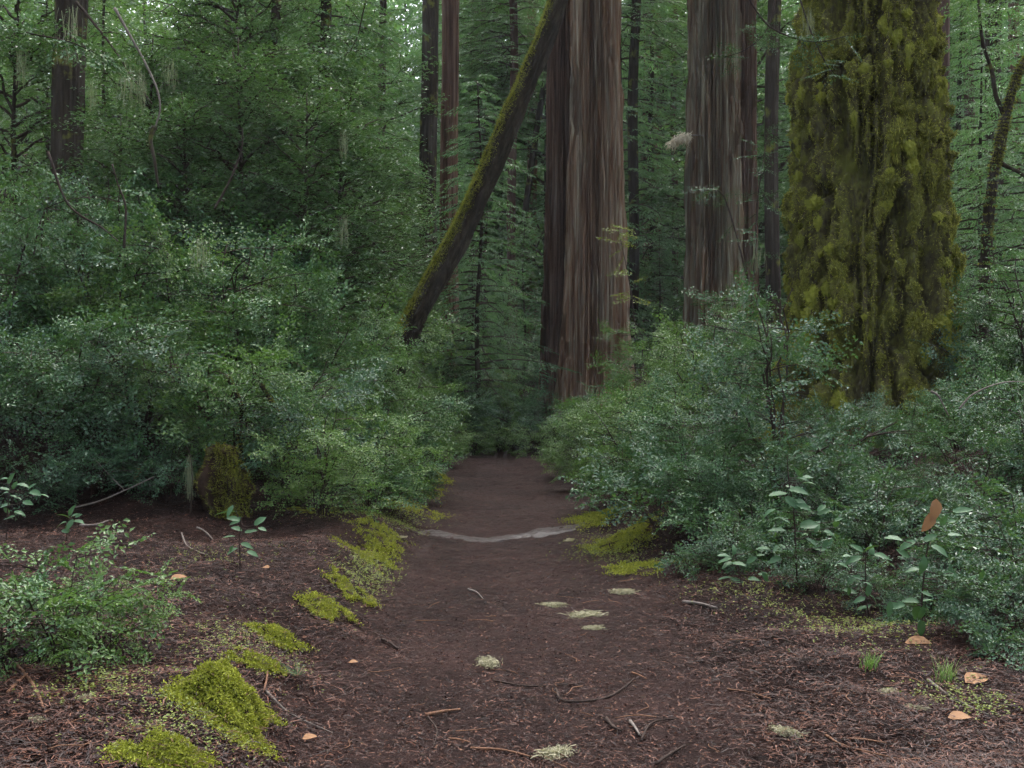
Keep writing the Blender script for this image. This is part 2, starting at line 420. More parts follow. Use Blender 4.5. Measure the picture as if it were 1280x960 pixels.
def gen_shrub(seed, H, Rd, nst, nspray, leafL, spread=0.5, low=0.3, sprayL=0.38, rad=0.014, W=0.5, zmin=-9.0):
    """returns meshes (foliage builder, branch builder)"""
    rng = np.random.default_rng(seed)
    sprays = [make_spray(rng, sprayL * rng.uniform(.8, 1.2), 7, leafL, leafL * .72) for _ in range(5)]
    fo, br = MB(), MB()
    O, Dd = [], []
    curves = []
    for i in range(nst):
        az = 2 * math.pi * (i + rng.uniform(-.4, .4)) / nst
        lowst = rng.uniform() < low
        r = Rd * (rng.uniform(.6, 1.0) if lowst else rng.uniform(.15, .8))
        top = H * (rng.uniform(.2, .5) if lowst else rng.uniform(.72, 1.0) * (1 - .35 * (r / Rd) ** 2))
        e = np.array([r * math.cos(az), r * math.sin(az), top])
        c = np.array([e[0] * spread, e[1] * spread, top * rng.uniform(.6, .85)]) + rng.normal(0, .06 * Rd, 3)
        pts = bez(np.array([rng.normal(0, .06), rng.normal(0, .06), -.12]), c, e, 9)
        pts[2:-1] += rng.normal(0, .012 * H, (6, 3))
        tube(br, pts, np.linspace(rad, rad * .35, 9), 5)
        curves.append((pts, az, .4, 1.2))
        for k in range(rng.integers(6, 10)):
            t = rng.uniform(.28, .98); p = pts[int(t * 8)]
            a = az + rng.normal(0, 1.0); l = Rd * rng.uniform(.3, .65)
            q = p + np.array([math.cos(a) * l, math.sin(a) * l, rng.uniform(-.12, .28) * l])
            m = (p + q) / 2 + np.array([0, 0, .12 * l])
            bp = bez(p, m, q, 6)
            tube(br, bp, np.linspace(rad * .5, rad * .18, 6), 3)
            curves.append((bp, a, .15, .9))
    wts = rng.uniform(0, 1, len(curves)) ** 1.6 * np.array([np.linalg.norm(np.diff(c[0], axis=0), axis=1).sum() * (1.0 if c[2] < .3 else .5) for c in curves])
    ch = rng.choice(len(curves), nspray, p=wts / wts.sum())
    roll = rng.normal(0, .65, nspray)
    for i in ch:
        pts, a, t0, sd_ = curves[i]
        t = (1 - (1 - t0) * rng.uniform(0, 1) ** 1.5) * (len(pts) - 1); k = min(int(t), len(pts) - 2)
        p = pts[k] + (pts[k + 1] - pts[k]) * (t - k)
        if p[2] < zmin: p = pts[-1]
        if p[2] < zmin: p = p + np.array([0, 0, zmin - p[2] + rng.uniform(0, .3)])
        O.append(p)
        aa = math.atan2(p[1], p[0]) * .0 + a + rng.normal(0, sd_)
        Dd.append(rotz_dir(np.array(aa), np.array(rng.normal(0.10, .45))))
    put_sprays(fo, br, sprays, np.array(O), np.array(Dd), roll, rng.uniform(.7, 1.25, nspray), rng, W)
    return fo, br

def gen_conifer(seed, H, cb, Rm, nb, droop=0.5, sub=11, strip=0.09, w=0.018, trunk_r=None, dense=1.0, bare=0):
    """foliage, branch builders of a conifer (trunk not included)"""
    rng = np.random.default_rng(seed)
    fo, br = MB(), MB()
    P, D, N, Ls = [], [], [], []
    for i in range(nb):
        f = (i + rng.uniform(0, 1)) / nb
        z = cb + (H - cb) * f
        az = i * 2.39996 + rng.normal(0, .35)
        L = Rm * (1 - f) ** .65 * rng.uniform(.55, 1.1) + .15
        s = np.linspace(0, 1, 9)
        rise = rng.uniform(.0, .22)
        zz = L * (rise * s - droop * rng.uniform(.6, 1.2) * s ** 2)
        wob = np.cumsum(rng.normal(0, .03 * L, 9)) * (s > .1)
        pts = np.stack([L * s * math.cos(az) - wob * math.sin(az), L * s * math.sin(az) + wob * math.cos(az), z + zz], -1)
        tube(br, pts, np.linspace(.012 + .006 * L, .003, 9), 3, False)
        ns = max(4, int(sub * dense * (0.5 + .5 * L / Rm)))
        for k in range(ns):
            t = .12 + .88 * (k + rng.uniform(0, .8)) / ns
            ii = min(int(t * 8), 7); p = pts[ii] + (pts[ii + 1] - pts[ii]) * (t * 8 - ii)
            sg = 1 if k % 2 else -1
            a = az + sg * rng.uniform(.5, 1.1)
            l = (L * .42 * (1 - .75 * t) + .12) * rng.uniform(.7, 1.2)
            m = max(3, int(l / (strip * .30) * dense))
            u = (np.arange(m) + .5) / m
            dirn = np.array([math.cos(a), math.sin(a), 0])
            q = p + dirn * (u[:, None] * l) + np.array([0, 0, -1.]) * (droop * .55 * l * u[:, None] ** 1.7 + .05 * l * u[:, None])
            sg2 = np.where(np.arange(m) % 2, 1, -1)
            b = a + sg2 * rng.uniform(.45, 1.0, m)
            P.append(q); D.append(np.stack([np.cos(b), np.sin(b), -rng.uniform(.05, .55, m) - droop * .3 * u], -1))
            N.append(np.stack([rng.normal(0, .4, m), rng.normal(0, .4, m), np.ones(m)], -1)); Ls.append(strip * rng.uniform(.6, 1.3, m))
    P, D, N, Ls = map(np.concatenate, (P, D, N, Ls))
    leaves(fo, P, D, N, Ls, np.maximum(Ls * .22, w), .1, .15)
    return fo, br

def gen_broad(seed, H, cb, Rm, nlimb, leafL, per=10, ntw=8, W=.36):
    rng = np.random.default_rng(seed)
    fo, br = MB(), MB()
    P, D, N = [], [], []
    for i in range(nlimb):
        f = (i + rng.uniform(0, 1)) / nlimb
        z = cb + (H - cb) * f * .92
        az = i * 2.39996 + rng.normal(0, .5)
        L = Rm * (1 - .6 * f) * rng.uniform(.5, 1.1)
        e = np.array([L * math.cos(az), L * math.sin(az), z + L * rng.uniform(.0, .6)])
        o = np.array([0, 0, z - .1]); c = (o + e) / 2 + np.array([0, 0, L * .18])
        pts = bez(o, c, e, 8); pts[2:] += rng.normal(0, .04 * L, (6, 3))
        tube(br, pts, np.linspace(.02 + .008 * L, .005, 8), 4, False)
        for k in range(ntw):
            t = rng.uniform(.25, 1); ii = min(int(t * 7), 6); p = pts[ii]
            a = az + rng.normal(0, 1.0); l = rng.uniform(.25, .6) * (.5 + .3 * Rm)
            q = p + np.array([math.cos(a), math.sin(a), rng.uniform(-.35, .4)]) * l
            tube(br, np.stack([p, (p + q) / 2 + rng.normal(0, .03, 3), q]), [.008, .006, .003], 3, False)
            for j in range(3):
                cen = p + (q - p) * (1 - j * .3)
                m = per
                b = rng.uniform(0, 2 * math.pi, m)
                d = np.stack([np.cos(b), np.sin(b), rng.uniform(-.5, .55, m)], -1)
                P.append(cen + d * leafL * .2 + rng.normal(0, leafL * .9, (m, 3))); D.append(d)
                N.append(np.stack([rng.normal(0, .4, m), rng.normal(0, .4, m), np.ones(m)], -1))
    P, D, N = map(np.concatenate, (P, D, N))
    Ls = leafL * rng.uniform(.6, 1.25, len(P))
    leaves(fo, P, D, N, Ls, Ls * W, .15, .15)
    return fo, br

PROTO = {}
def proto(key, gen, mat):
    fo, br = gen
    PROTO.setdefault(key, []).append((fo.mesh(key + "_foliage", mat), br.mesh(key + "_branches", M['twig'])))
for s in range(3):
    proto('tall', gen_shrub(100 + s, 2.7, 1.25, 10, 420, .042, .45, .22, .42, .018, .58), M['huck'] if s != 1 else M['huck_dark'])
    proto('mid', gen_shrub(110 + s, 1.45, .95, 10, 290, .037, .5, .35, .34, .012, .58), M['huck'] if s != 1 else M['huck_dark'])
    proto('low', gen_shrub(120 + s, .66, .55, 10, 150, .031, .5, .4, .22, .006, .58), M['huck'] if s != 2 else M['huck_dark'])
    proto('arch', gen_shrub(180 + s, 1.75, 1.05, 10, 300, .037, .3, .0, .36, .014, .58, .5), M['huck'] if s != 1 else M['huck_dark'])
    proto('conifer', gen_conifer(130 + s, 17, 1.2, 3.2, 170, .45, 14, .15, .032), M['conifer'] if s != 1 else M['conifer_light'])
    proto('young', gen_conifer(140 + s, 7.5, .4, 2.1, 110, .40, 13, .10, .022), M['conifer_light'] if s != 1 else M['conifer'])
for s in range(3):
    proto('far', gen_conifer(170 + s, 24, .4, 4.8, 150, .38, 12, .38, .15), M['conifer_light'] if s != 1 else M['conifer'])
for s in range(2):
    proto('hem', gen_conifer(150 + s, 2.3, .1, 1.35, 70, .75, 12, .05, .010), M['hem'])
    proto('broad', gen_broad(160 + s, 7.5, .5, 2.5, 60, .10, 10, 9, .42), M['broad'])

def plant(kind, var, loc, rot, scale, name, label, cat, group, leafname="foliage", stemname="branches"):
    t = thing(name, label, cat, loc, rot, scale, group)
    fo, br = PROTO[kind][var % len(PROTO[kind])]
    new_obj(leafname, fo, t); new_obj(stemname, br, t)
    return t

# ------------------------------------------------------------------ trunks
def trunk_mesh(name, mat, H, rad, nth=24, nz=40, disp=None, axis_pts=None, z0=-0.4, zpow=1.0, twist=0.0):
    """rad(z) -> radius; disp(theta, z) -> radial displacement; axis_pts(z) -> xy offset"""
    z = z0 + (H - z0) * np.linspace(0, 1, nz) ** zpow
    th = np.arange(nth) * 2 * math.pi / nth
    T, Z = np.meshgrid(th, z)
    r = rad(Z)
    if disp is not None: r = r + disp(T, Z)
    ax = axis_pts(Z) if axis_pts is not None else (0 * Z, 0 * Z)
    V = np.stack([ax[0] + r * np.cos(T), ax[1] + r * np.sin(T), Z], -1).reshape(-1, 3)
    mb = MB().add(V, grid_faces(nth, nz, True))
    mb.F.append(np.arange((nz - 1) * nth, nz * nth)[None])
    return mb.mesh(name, mat, True), (V, T, Z)

def plain_disp(seed, r, amp=0.06, k=3.0, s=.5):
    return lambda T, Z: r * amp * (fbm(np.cos(T) * k, np.sin(T) * k, Z * s, 2, seed) + .8 * noise3(np.cos(T) * k * 3, np.sin(T) * k * 3, Z * s * 1.5, seed + 3))

def redwood_disp(seed, r, depth=.30, k=5.5):
    def f(T, Z):
        c, s = np.cos(T), np.sin(T)
        wx = .16 * noise3(c * 2, s * 2, Z * .35, seed + 9); wy = .10 * noise3(c * 6, s * 6, Z * 1.1, seed + 8)
        a = noise3(c * k + wx, s * k - wx, Z * .07, seed)
        b = noise3(c * k * 2.4 + wx + wy, s * k * 2.4 + wy, Z * .13, seed + 1)
        e = noise3(c * k * 4.6 + wy, s * k * 4.6 - wy, Z * .45, seed + 2)
        g = noise3(c * k * 10 + wy * 2, s * k * 10, Z * .8, seed + 4)
        h = noise3(c * k * 15, s * k * 15, Z * 2.2, seed + 5)
        fiss = -np.exp(-(a / .08) ** 2) * .9 - 1.0 * np.exp(-(b / .17) ** 2) - .85 * np.exp(-(e / .19) ** 2)
        return r * depth * (fiss + .18 * a + .20 * e + .28 * g + .30 * h)
    return f

def simple_trunk(px, depth, wpx, H, mat, name, label, cat="tree", lean=(0, 0), group=None, taper=.012, base_z=None, part="trunk", flare=.25):
    p = at(px, depth)
    r = wpx / FPX * depth / 2
    t = thing(name, label, cat, p, 0, 1, group)
    lx, ly = lean
    rng = random.Random(int(px * 13 + depth * 7))
    w1, w2 = rng.uniform(0, 6), rng.uniform(.02, .06)
    me, _ = trunk_mesh("trunk", mat, H, lambda Z: np.maximum(r * (1 - taper * Z) + r * flare * np.exp(-np.clip(Z + .3, 0, None) / .7), r * .2), 56, 80,
                       redwood_disp(int(px), r, .13, 3.2), lambda Z: (lx * Z + w2 * np.sin(Z * .7 + w1) * (Z > 0), ly * Z))
    new_obj(part, me, t)
    return t, r

def add_crown(t, key, var, z, scale, rot=0.0):
    fo, br = PROTO[key][var % len(PROTO[key])]
    new_obj("crown", fo, t, (0, 0, z), (0, 0, rot), scale)
    new_obj("branches", br, t, (0, 0, z), (0, 0, rot), scale)

# ---- the pair of redwoods at the end of the path
def big_redwood(px, depth, wpx_base, wpx_top, H, mat, seed, label, name="redwood_tree", nth=260, nz=230, zb=None, lobes=0.0, group=None):
    p = at(px, depth)
    t = thing(name, label, "tree", p, 0, 1, group)
    rb, rt = wpx_base / FPX * depth / 2, wpx_top / FPX * depth / 2
    ztop = EYE + CY / FPX * depth - p.z
    def rad(Z):
        f = np.clip(Z / ztop, 0, 1.0)
        return np.where(Z <= ztop, rb + (rt - rb) * (1 - (1 - f) ** 1.7), rt * (1 - .010 * (Z - ztop))) + .10 * rb * np.exp(-np.clip(Z, -.3, None) / .8)
    d0 = redwood_disp(seed, rt)
    def disp(T, Z):
        d = d0(T, Z)
        if lobes: d = d + rb * lobes * np.exp(-np.clip(Z, 0, None) / 2.2) * noise3(np.cos(T) * 2.2, np.sin(T) * 2.2, Z * .1, seed + 20)
        return d
    me, _ = trunk_mesh("trunk", mat, 11.5 if depth < 26 else 13, rad, nth, nz, disp)
    new_obj("trunk", me, t)
    # the shaft above the frame
    zt = 11.4 if depth < 26 else 12.9
    me2, _ = trunk_mesh("upper_trunk", mat, 34, rad, 40, 24, plain_disp(seed, rt, .05), z0=zt)
    new_obj("upper_trunk", me2, t)
    return t, rb, p
t_main, rb, pm = big_redwood(744, 24.0, 96, 60, 34, M['redwood'], 31, "broad pale-streaked redwood trunk at the end of the path, right of its brown twin", lobes=.10, nth=420, nz=220)
t_twin, _, _ = big_redwood(706, 24.9, 62, 42, 34, M['redwood_red'], 32, "brown redwood trunk crossed by the leaning mossy trunk, left of its pale twin", lobes=.05, nth=260, nz=160)
t_r, _, _ = big_redwood(893, 28.0, 76, 64, 34, M['redwood_grey'], 33, "grey-green sided redwood trunk between the paired redwoods and the mossy giant", lobes=.06, nth=300, nz=170)
t_r2, _, _ = big_redwood(930, 30.5, 40, 30, 34, M['redwood_red'], 34, "slim reddish redwood pressed behind the grey redwood's right side", nth=120, nz=140)
for i, t in enumerate((t_main, t_twin, t_r, t_r2)):
    add_crown(t, 'conifer', i, 20 + i, 1.2, i * 1.3)

# ---- the moss-covered giant on the right
GD = 13.0
pg = at(1088, GD)
giant = thing("mossy_giant_tree", "giant tree trunk wholly clad in hanging green moss on the right", "tree", pg)
g_top = EYE + CY / FPX * GD - pg.z
def g_rad(Z):
    f = np.clip(Z / g_top, 0, 1.6)
    return (.95 - .26 * f) + .24 * np.exp(-np.clip(Z, -.4, None) / .8)
def g_parts(T, Z):
    c, s = np.cos(T), np.sin(T)
    wx = .45 * fbm(c * 2.5, s * 2.5, Z * .8, 2, 41); wy = .45 * fbm(c * 2.5, s * 2.5, Z * .8 + 9, 2, 42)
    a = noise3(c * 5.2 + wx, s * 5.2 + wy, Z * .55 + wx * .6, 43)
    b = noise3(c * 10 + wx * 2, s * 10 + wy * 2, Z * 1.5 + wy, 44)
    f = .95 * np.exp(-(a / .17) ** 2) + .6 * np.exp(-(b / .17) ** 2)
    lump = fbm(c * 8 + wx, s * 8 + wy, Z * 4.2, 2, 45)
    return np.clip(1 - f, 0, 1), np.clip(.5 + .5 * lump, 0, 1)
def g_disp(T, Z):
    c, s = np.cos(T), np.sin(T)
    ridge, bul = g_parts(T, Z)
    n = fbm(c * 16, s * 16, Z * 9, 3, 51)
    return -.27 + .26 * ridge + .15 * ridge * bul + .03 * n + .09 * noise3(c * 2.6, s * 2.6, Z * .35, 55)
me, (gV, gT, gZ) = trunk_mesh("trunk", M['giant_bark'], 7.6, g_rad, 400, 330, g_disp)
new_obj("trunk", me, giant)
me, _ = trunk_mesh("upper_trunk", M['giant_bark'], 34, lambda Z: np.maximum(g_rad(Z) - .018 * (Z - 7), .3), 40, 24, plain_disp(3, .8, .06), z0=7.5)
new_obj("upper_trunk", me, giant)
add_crown(giant, 'conifer', 1, 17, 1.3, .5)
# fuzz of moss over the whole trunk
gN = np.gradient(gV.reshape(330, 400, 3), axis=1); gU = np.gradient(gV.reshape(330, 400, 3), axis=0)
gNorm = norm(np.cross(gN, gU)).reshape(-1, 3)
rng = np.random.default_rng(61)
front = np.nonzero((np.sin(gT.ravel()) < .35))[0]
cov = noise3(np.cos(gT.ravel()) * 4, np.sin(gT.ravel()) * 4, gZ.ravel() * 1.3, 63)
rg, bl = g_parts(gT.ravel(), gZ.ravel())
wgt = np.clip(rg - .2, 0, .35) * np.clip(cov + .8, .75, 1) * (.6 + bl)
wgt = wgt[front]; wgt = wgt / wgt.sum()
pk = rng.choice(front, 120000, p=wgt)
mb = MB()
blades(mb, gV[pk] + rng.normal(0, .008, (len(pk), 3)), gNorm[pk] * .6 + rng.normal(0, .45, (len(pk), 3)) + np.array([0, 0, -.55]), rng.uniform(.018, .045, len(pk)), rng.uniform(.007, .014, len(pk)))
o = new_obj("moss_fuzz", mb.mesh("moss_fuzz", M['moss']), giant); o["kind"] = "stuff"

def gen_clump(seed, rx, rz, ry, nb, bl, bw, mat_name):
    """a hanging cushion of moss: rounded top, ragged tapering underside; outward is -Y"""
    rng = np.random.default_rng(seed)
    nu, nv = 18, 12
    th = np.arange(nu) * 2 * math.pi / nu; ph = np.linspace(.05, math.pi - .05, nv)
    T, Pp = np.meshgrid(th, ph)
    x, y, z = np.sin(Pp) * np.cos(T), np.sin(Pp) * np.sin(T), np.cos(Pp)
    n = 1 + .42 * fbm(x * 2.4, y * 2.4, z * 2.4, 3, seed)
    tap = np.where(z < 0, 1 - .45 * (-z), 1)
    tap = np.where(z < 0, 1 - .6 * (-z) ** .7, 1)
    V = np.stack([x * rx * n * tap, y * ry * n * tap - .01, np.where(z < 0, z * 1.3, z) * rz * n], -1).reshape(-1, 3)
    core = MB().add(V, grid_faces(nu, nv, True))
    pk = rng.integers(0, len(V), nb)
    j = V[pk] + rng.normal(0, min(rx, rz) * .12, (nb, 3))
    d = norm(V[pk] / np.array([rx, ry, rz])) + rng.normal(0, .5, (nb, 3)) + np.array([0, 0, -.25])
    blades(core, j, d, rng.uniform(.5, 1.2, nb) * bl, rng.uniform(.6, 1.2, nb) * bw)
    return core.mesh("moss_clump", M[mat_name])
clump_p = [gen_clump(70 + i, .085, .065, .095, 1400, .034, .009, 'moss') for i in range(4)]
clump_b = [gen_clump(80 + i, .085, .065, .095, 1100, .022, .008, 'moss_mid') for i in range(1)]
rng = np.random.default_rng(66)
cand = np.nonzero((np.sin(gT.ravel()) < .05) & (rg > .8) & (bl > .52) & (gZ.ravel() > .05) & (gZ.ravel() < 6.2))[0]
got = []
for i in rng.permutation(cand):
    p = gV[i]
    if all((p[0] - q[0]) ** 2 + (p[1] - q[1]) ** 2 + (p[2] - q[2]) ** 2 > .12 ** 2 for q in got):
        got.append(p)
        m = clump_p[rng.integers(0, 4)] if rng.uniform() > .32 else clump_b[0]
        s = rng.uniform(.35, .8) * (1 if rng.uniform() < .8 else 1.6)
        new_obj("moss_clump", m, giant, tuple(p), (rng.normal(0, .15), rng.normal(0, .2), math.atan2(p[1], p[0]) + math.pi / 2),
                (s * rng.uniform(.7, 1.15), s * .75, s * rng.uniform(.9, 1.9)))
    if len(got) >= 298: break

# ---- the leaning mossy trunk
LD = 17.0
lp = [at(514, LD, 408) + Vector((-.46, -.1, -1.05)), at(514, LD, 408), at(574, LD + .1, 294), at(628, LD + .2, 176), at(697, LD + .3, 4), at(735, LD + .4, -140), at(790, LD + .5, -420)]
kn = np.array([list(v) for v in lp])
def catmull(kn, n):
    out = []
    P = np.vstack([2 * kn[0] - kn[1], kn, 2 * kn[-1] - kn[-2]])
    for i in range(1, len(P) - 2):
        t = np.linspace(0, 1, n, endpoint=False)[:, None]
        a, b, c, d = P[i - 1], P[i], P[i + 1], P[i + 2]
        out.append(.5 * ((2 * b) + (c - a) * t + (2 * a - 5 * b + 4 * c - d) * t ** 2 + (3 * b - a - 3 * c + d) * t ** 3))
    return np.vstack(out + [kn[-1:]])
def bark_tube(name, kn, r0, r1, nth, n, amp, seed, mat, k=4, s=1.3):
    pts = catmull(kn, n); m = len(pts)
    T = norm(np.gradient(pts, axis=0)); A = norm(np.cross(T, np.array([0, 1.0, 0.05]))); B = np.cross(T, A)
    th = np.arange(nth) * 2 * math.pi / nth
    ln = np.concatenate([[0], np.cumsum(np.linalg.norm(np.diff(pts, axis=0), axis=1))])
    TH, LN = np.meshgrid(th, ln)
    r = np.linspace(r0, r1, m)[:, None] * (1 + amp * (fbm(np.cos(TH) * k, np.sin(TH) * k, LN * s, 3, seed) - .8 * np.exp(-(noise3(np.cos(TH) * k * 1.4, np.sin(TH) * k * 1.4, LN * s * 1.6, seed + 5) / .2) ** 2)))
    Nn = np.cos(TH)[..., None] * A[:, None] + np.sin(TH)[..., None] * B[:, None]
    V = pts[:, None] + r[..., None] * Nn
    mb = MB().add(V.reshape(-1, 3), grid_faces(nth, m, True))
    mb.F.append(np.arange(nth)[::-1][None]); mb.F.append(np.arange((m - 1) * nth, m * nth)[None])
    return mb.mesh(name, mat, True), V, Nn, T, LN
lean = thing("leaning_tree", "leaning trunk with a moss-covered upper side crossing the redwood", "tree", lp[0])
base = np.array(list(lp[0]))
me, V, Nn, Tn, LN = bark_tube("trunk", kn - base, .192, .130, 64, 60, .22, 91, M['lean_bark'])
new_obj("trunk", me, lean)
up = (Nn[..., 2] * .9 - Nn[..., 0] * .55 - Nn[..., 1] * .15)
w = np.clip(up - .22 + .22 * noise3(V[..., 0] * 4, V[..., 1] * 4, V[..., 2] * 4, 92), 0, 1).ravel()
rng = np.random.default_rng(93)
pk = rng.choice(len(w), 45000, p=w / w.sum())
Vf, Nf = V.reshape(-1, 3), Nn.reshape(-1, 3)
mb = MB()
blades(mb, Vf[pk] + rng.normal(0, .012, (len(pk), 3)), Nf[pk] + rng.normal(0, .5, (len(pk), 3)), rng.uniform(.02, .05, len(pk)), rng.uniform(.006, .014, len(pk)))
o = new_obj("moss_covering", mb.mesh("moss_covering", M['moss_mid']), lean); o["kind"] = "stuff"
for nm, me_ in zip(("crown", "branches"), PROTO['broad'][0]):
    new_obj(nm, me_, lean, tuple(kn[-1] - base - np.array([0, 0, 1.0])))

# ------------------------------------------------------------------ other trunks that can be told apart
def trunk_tree(px, depth, wpx, H, mat, label, crown=None, cz=6.0, cs=.8, lean=(0, 0), group=None, name="tree", taper=.012):
    t, r = simple_trunk(px, depth, wpx, H, M[mat], name, label, "tree", lean, group, taper)
    if crown: add_crown(t, crown, int(px), cz, cs, px * .37)
    return t
trunk_tree(535, 27, 25, 24, 'dark_bark', "dark mossy trunk standing left of the straight red-brown trunk behind the leaning tree", 'conifer', 13, .8, (.004, 0))
trunk_tree(562, 28, 24, 26, 'redwood_red', "straight red-brown trunk behind the foot of the leaning tree", 'conifer', 14, .8, name="redwood_tree", taper=.008)
trunk_tree(640, 34, 12, 20, 'brown_bark', "thin brown trunk right of the leaning tree, in front of hazy foliage", 'young', 9, 1.2, (.003, 0))
trunk_tree(606, 38, 9, 20, 'brown_bark', "thinnest pole trunk seen under the leaning tree", 'young', 8, 1.3)
trunk_tree(622, 36, 9, 15, 'dark_bark', "thin mossy stem tilting right beside the pole trunks under the leaning tree", 'young', 7, 1.1, (.16, 0))
trunk_tree(789, 33, 14, 22, 'dark_bark', "slender dark trunk hard against the pale redwood's right edge", 'conifer', 9, .8, (.012, 0))
trunk_tree(815, 42, 26, 30, 'redwood_red', "distant stout reddish trunk in the gap between the two big redwoods", 'conifer', 8.5, 1.1, name="redwood_tree", taper=.006)
trunk_tree(843, 40, 9, 18, 'brown_bark', "thin far trunk beneath the cream dead frond", 'young', 6, 1.3)
trunk_tree(965, 23, 19, 24, 'dark_bark', "dark slim trunk in the gap left of the mossy giant", 'conifer', 14, .8, (.004, 0))
trunk_tree(1172, 20, 34, 24, 'brown_bark', "brown trunk peeping out behind the mossy giant's right side", 'conifer', 14, .8)
trunk_tree(1243, 26, 22, 24, 'dark_bark', "dark upright trunk near the right edge behind the curving mossy limb", 'conifer', 7.5, .9)
trunk_tree(88, 16.5, 42, 24, 'dark_bark', "thick shadowy trunk at upper left behind the thicket", 'conifer', 7.0, 1.0, name="redwood_tree")  # dark bark colour stands in for the shade on this trunk
trunk_tree(403, 22, 15, 22, 'dark_bark', "dark slim upright trunk above the left thicket", 'conifer', 3.0, .8, (.004, 0))
trunk_tree(296, 19, 12, 14, 'dark_bark', "mossy stem leaning right among leaves at upper left", 'broad', 5.0, .8, (.10, 0))

trunk_tree(345, 31, 13, 24, 'brown_bark', "thin brown far trunk above the left thicket's middle", 'conifer', 11, .8)
trunk_tree(478, 33, 11, 24, 'dark_bark', "thin far trunk left of the twin slim trunks", 'conifer', 12, .8)
trunk_tree(592, 44, 12, 26, 'brown_bark', "far brown trunk seen just left of the thinnest pole under the leaning tree", 'conifer', 12, .9)
trunk_tree(665, 41, 15, 26, 'redwood_red', "far reddish trunk just left of the brown redwood twin", 'conifer', 13, .9)
trunk_tree(1212, 31, 14, 24, 'brown_bark', "far brown trunk right of the mossy giant near the frame top", 'conifer', 11, .8)
trunk_tree(1268, 38, 16, 26, 'redwood_red', "far reddish trunk at the right frame edge", 'conifer', 12, .9)

# ------------------------------------------------------------------ background conifers and broadleaf trees
BG = "forest trees massed in the background"
def bg_tree(px, depth, kind, var, sc, label, trunk_w=.18, zoff=0.0, group=BG):
    p = at(px, depth)
    t = thing("conifer_tree" if kind != 'broad' else "broadleaf_tree", label, "tree", p, px * .73, sc, group)
    fo, br = PROTO[kind][var % len(PROTO[kind])]
    new_obj("crown", fo, t)
    if kind != 'far': new_obj("branches", br, t)
    H = {'far': 24, 'conifer': 17, 'young': 7.5, 'broad': 7.5}[kind]
    key = "_trunk_" + kind
    if key not in PROTO:
        r0 = {'far': .15, 'conifer': .15, 'young': .05, 'broad': .07}[kind]
        PROTO[key] = trunk_mesh("trunk", M['dark_bark'], H * .98, lambda Z: r0 * (1.02 - np.clip(Z, 0, None) / H) + .01, 12, 26, plain_disp(5, r0), lambda Z: (.04 * np.sin(Z * .9), .04 * np.cos(Z * 1.3)))[0]
    new_obj("trunk", PROTO[key], t)
    return t
zone = lambda px: ("left of the dark slim trunks" if px < 380 else "between the dark slim trunks and the leaning tree" if px < 560 else "behind the leaning tree" if px < 690 else
                   "behind the paired redwoods" if px < 790 else "between the big redwoods" if px < 870 else "behind the mossy giant" if px < 1180 else "right of the mossy giant")
rr = random.Random(5)
for row, (dep, step, kinds, sc) in enumerate([(28, 105, ('young', 'broad', 'young'), .95), (37, 88, ('young', 'conifer', 'broad'), 1.1), (48, 64, ('far', 'far'), .85), (62, 54, ('far', 'far'), .95), (78, 50, ('far', 'far'), 1.05), (98, 46, ('far', 'far'), 1.15)]):
    px = -60.0
    i = 0
    while px < 1345:
        k = kinds[i % len(kinds)]
        d = dep + rr.uniform(-4, 4)
        word = ("near", "middle-distance", "distant", "far", "very far", "farthest")[row]
        if not (row == 0 and 640 < px < 940):
            bg_tree(px + rr.uniform(-22, 22), d, k, rr.randrange(3), sc * rr.uniform(.8, 1.2) * (1.45 if k in ('young', 'broad') and row else 1), f"{word} green {'leafy tree' if k == 'broad' else 'conifer'} {zone(px)} in the background", group=BG + ", " + zone(px))
        px += step * rr.uniform(.8, 1.2); i += 1
# tan-oak like trees with leathery leaves above the left thicket
for i, (px, d, sc, lab) in enumerate([
    (450, 21, .80, "leathery-leaved tree crowding the left side of the leaning trunk"),
    (390, 21, 1.0, "leathery-leaved tree in front of the dark slim upright trunk"),
    (482, 24, .8, "leathery-leaved tree in front of the dark mossy trunk pair"),
    (330, 19, .9, "leathery-leaved tree over the middle of the left thicket"),
    (250, 20, 1.0, "leathery-leaved tree behind the pale dead branch"),
    (190, 18, .85, "leathery-leaved tree between the shadowy trunk and the pale dead branch"),
    (20, 17, .9, "leathery-leaved tree filling the upper left corner"),
    (440, 26, 1.3, "tall leathery-leaved tree rising to the frame top left of the twin slim trunks"),
    (300, 16.4, .80, "leathery-leaved tree rising straight out of the left thicket's middle"),
    (382, 16.2, .74, "leathery-leaved tree rising from the thicket below the dark slim trunk"),
    (425, 17.2, .78, "leathery-leaved tree rising from the thicket's right end to the twin slim trunks"),
    (230, 15.8, .66, "lower leathery-leaved tree right of the pale dead branch's foot"),
    (150, 15.8, .6, "leathery-leaved tree right of the shadowy trunk's foot"),
    (310, 25, 1.35, "tall leathery-leaved tree at the frame top over the left thicket")]):
    bg_tree(px, d, 'broad', i, sc, lab, group="leathery-leaved trees above the left thicket")
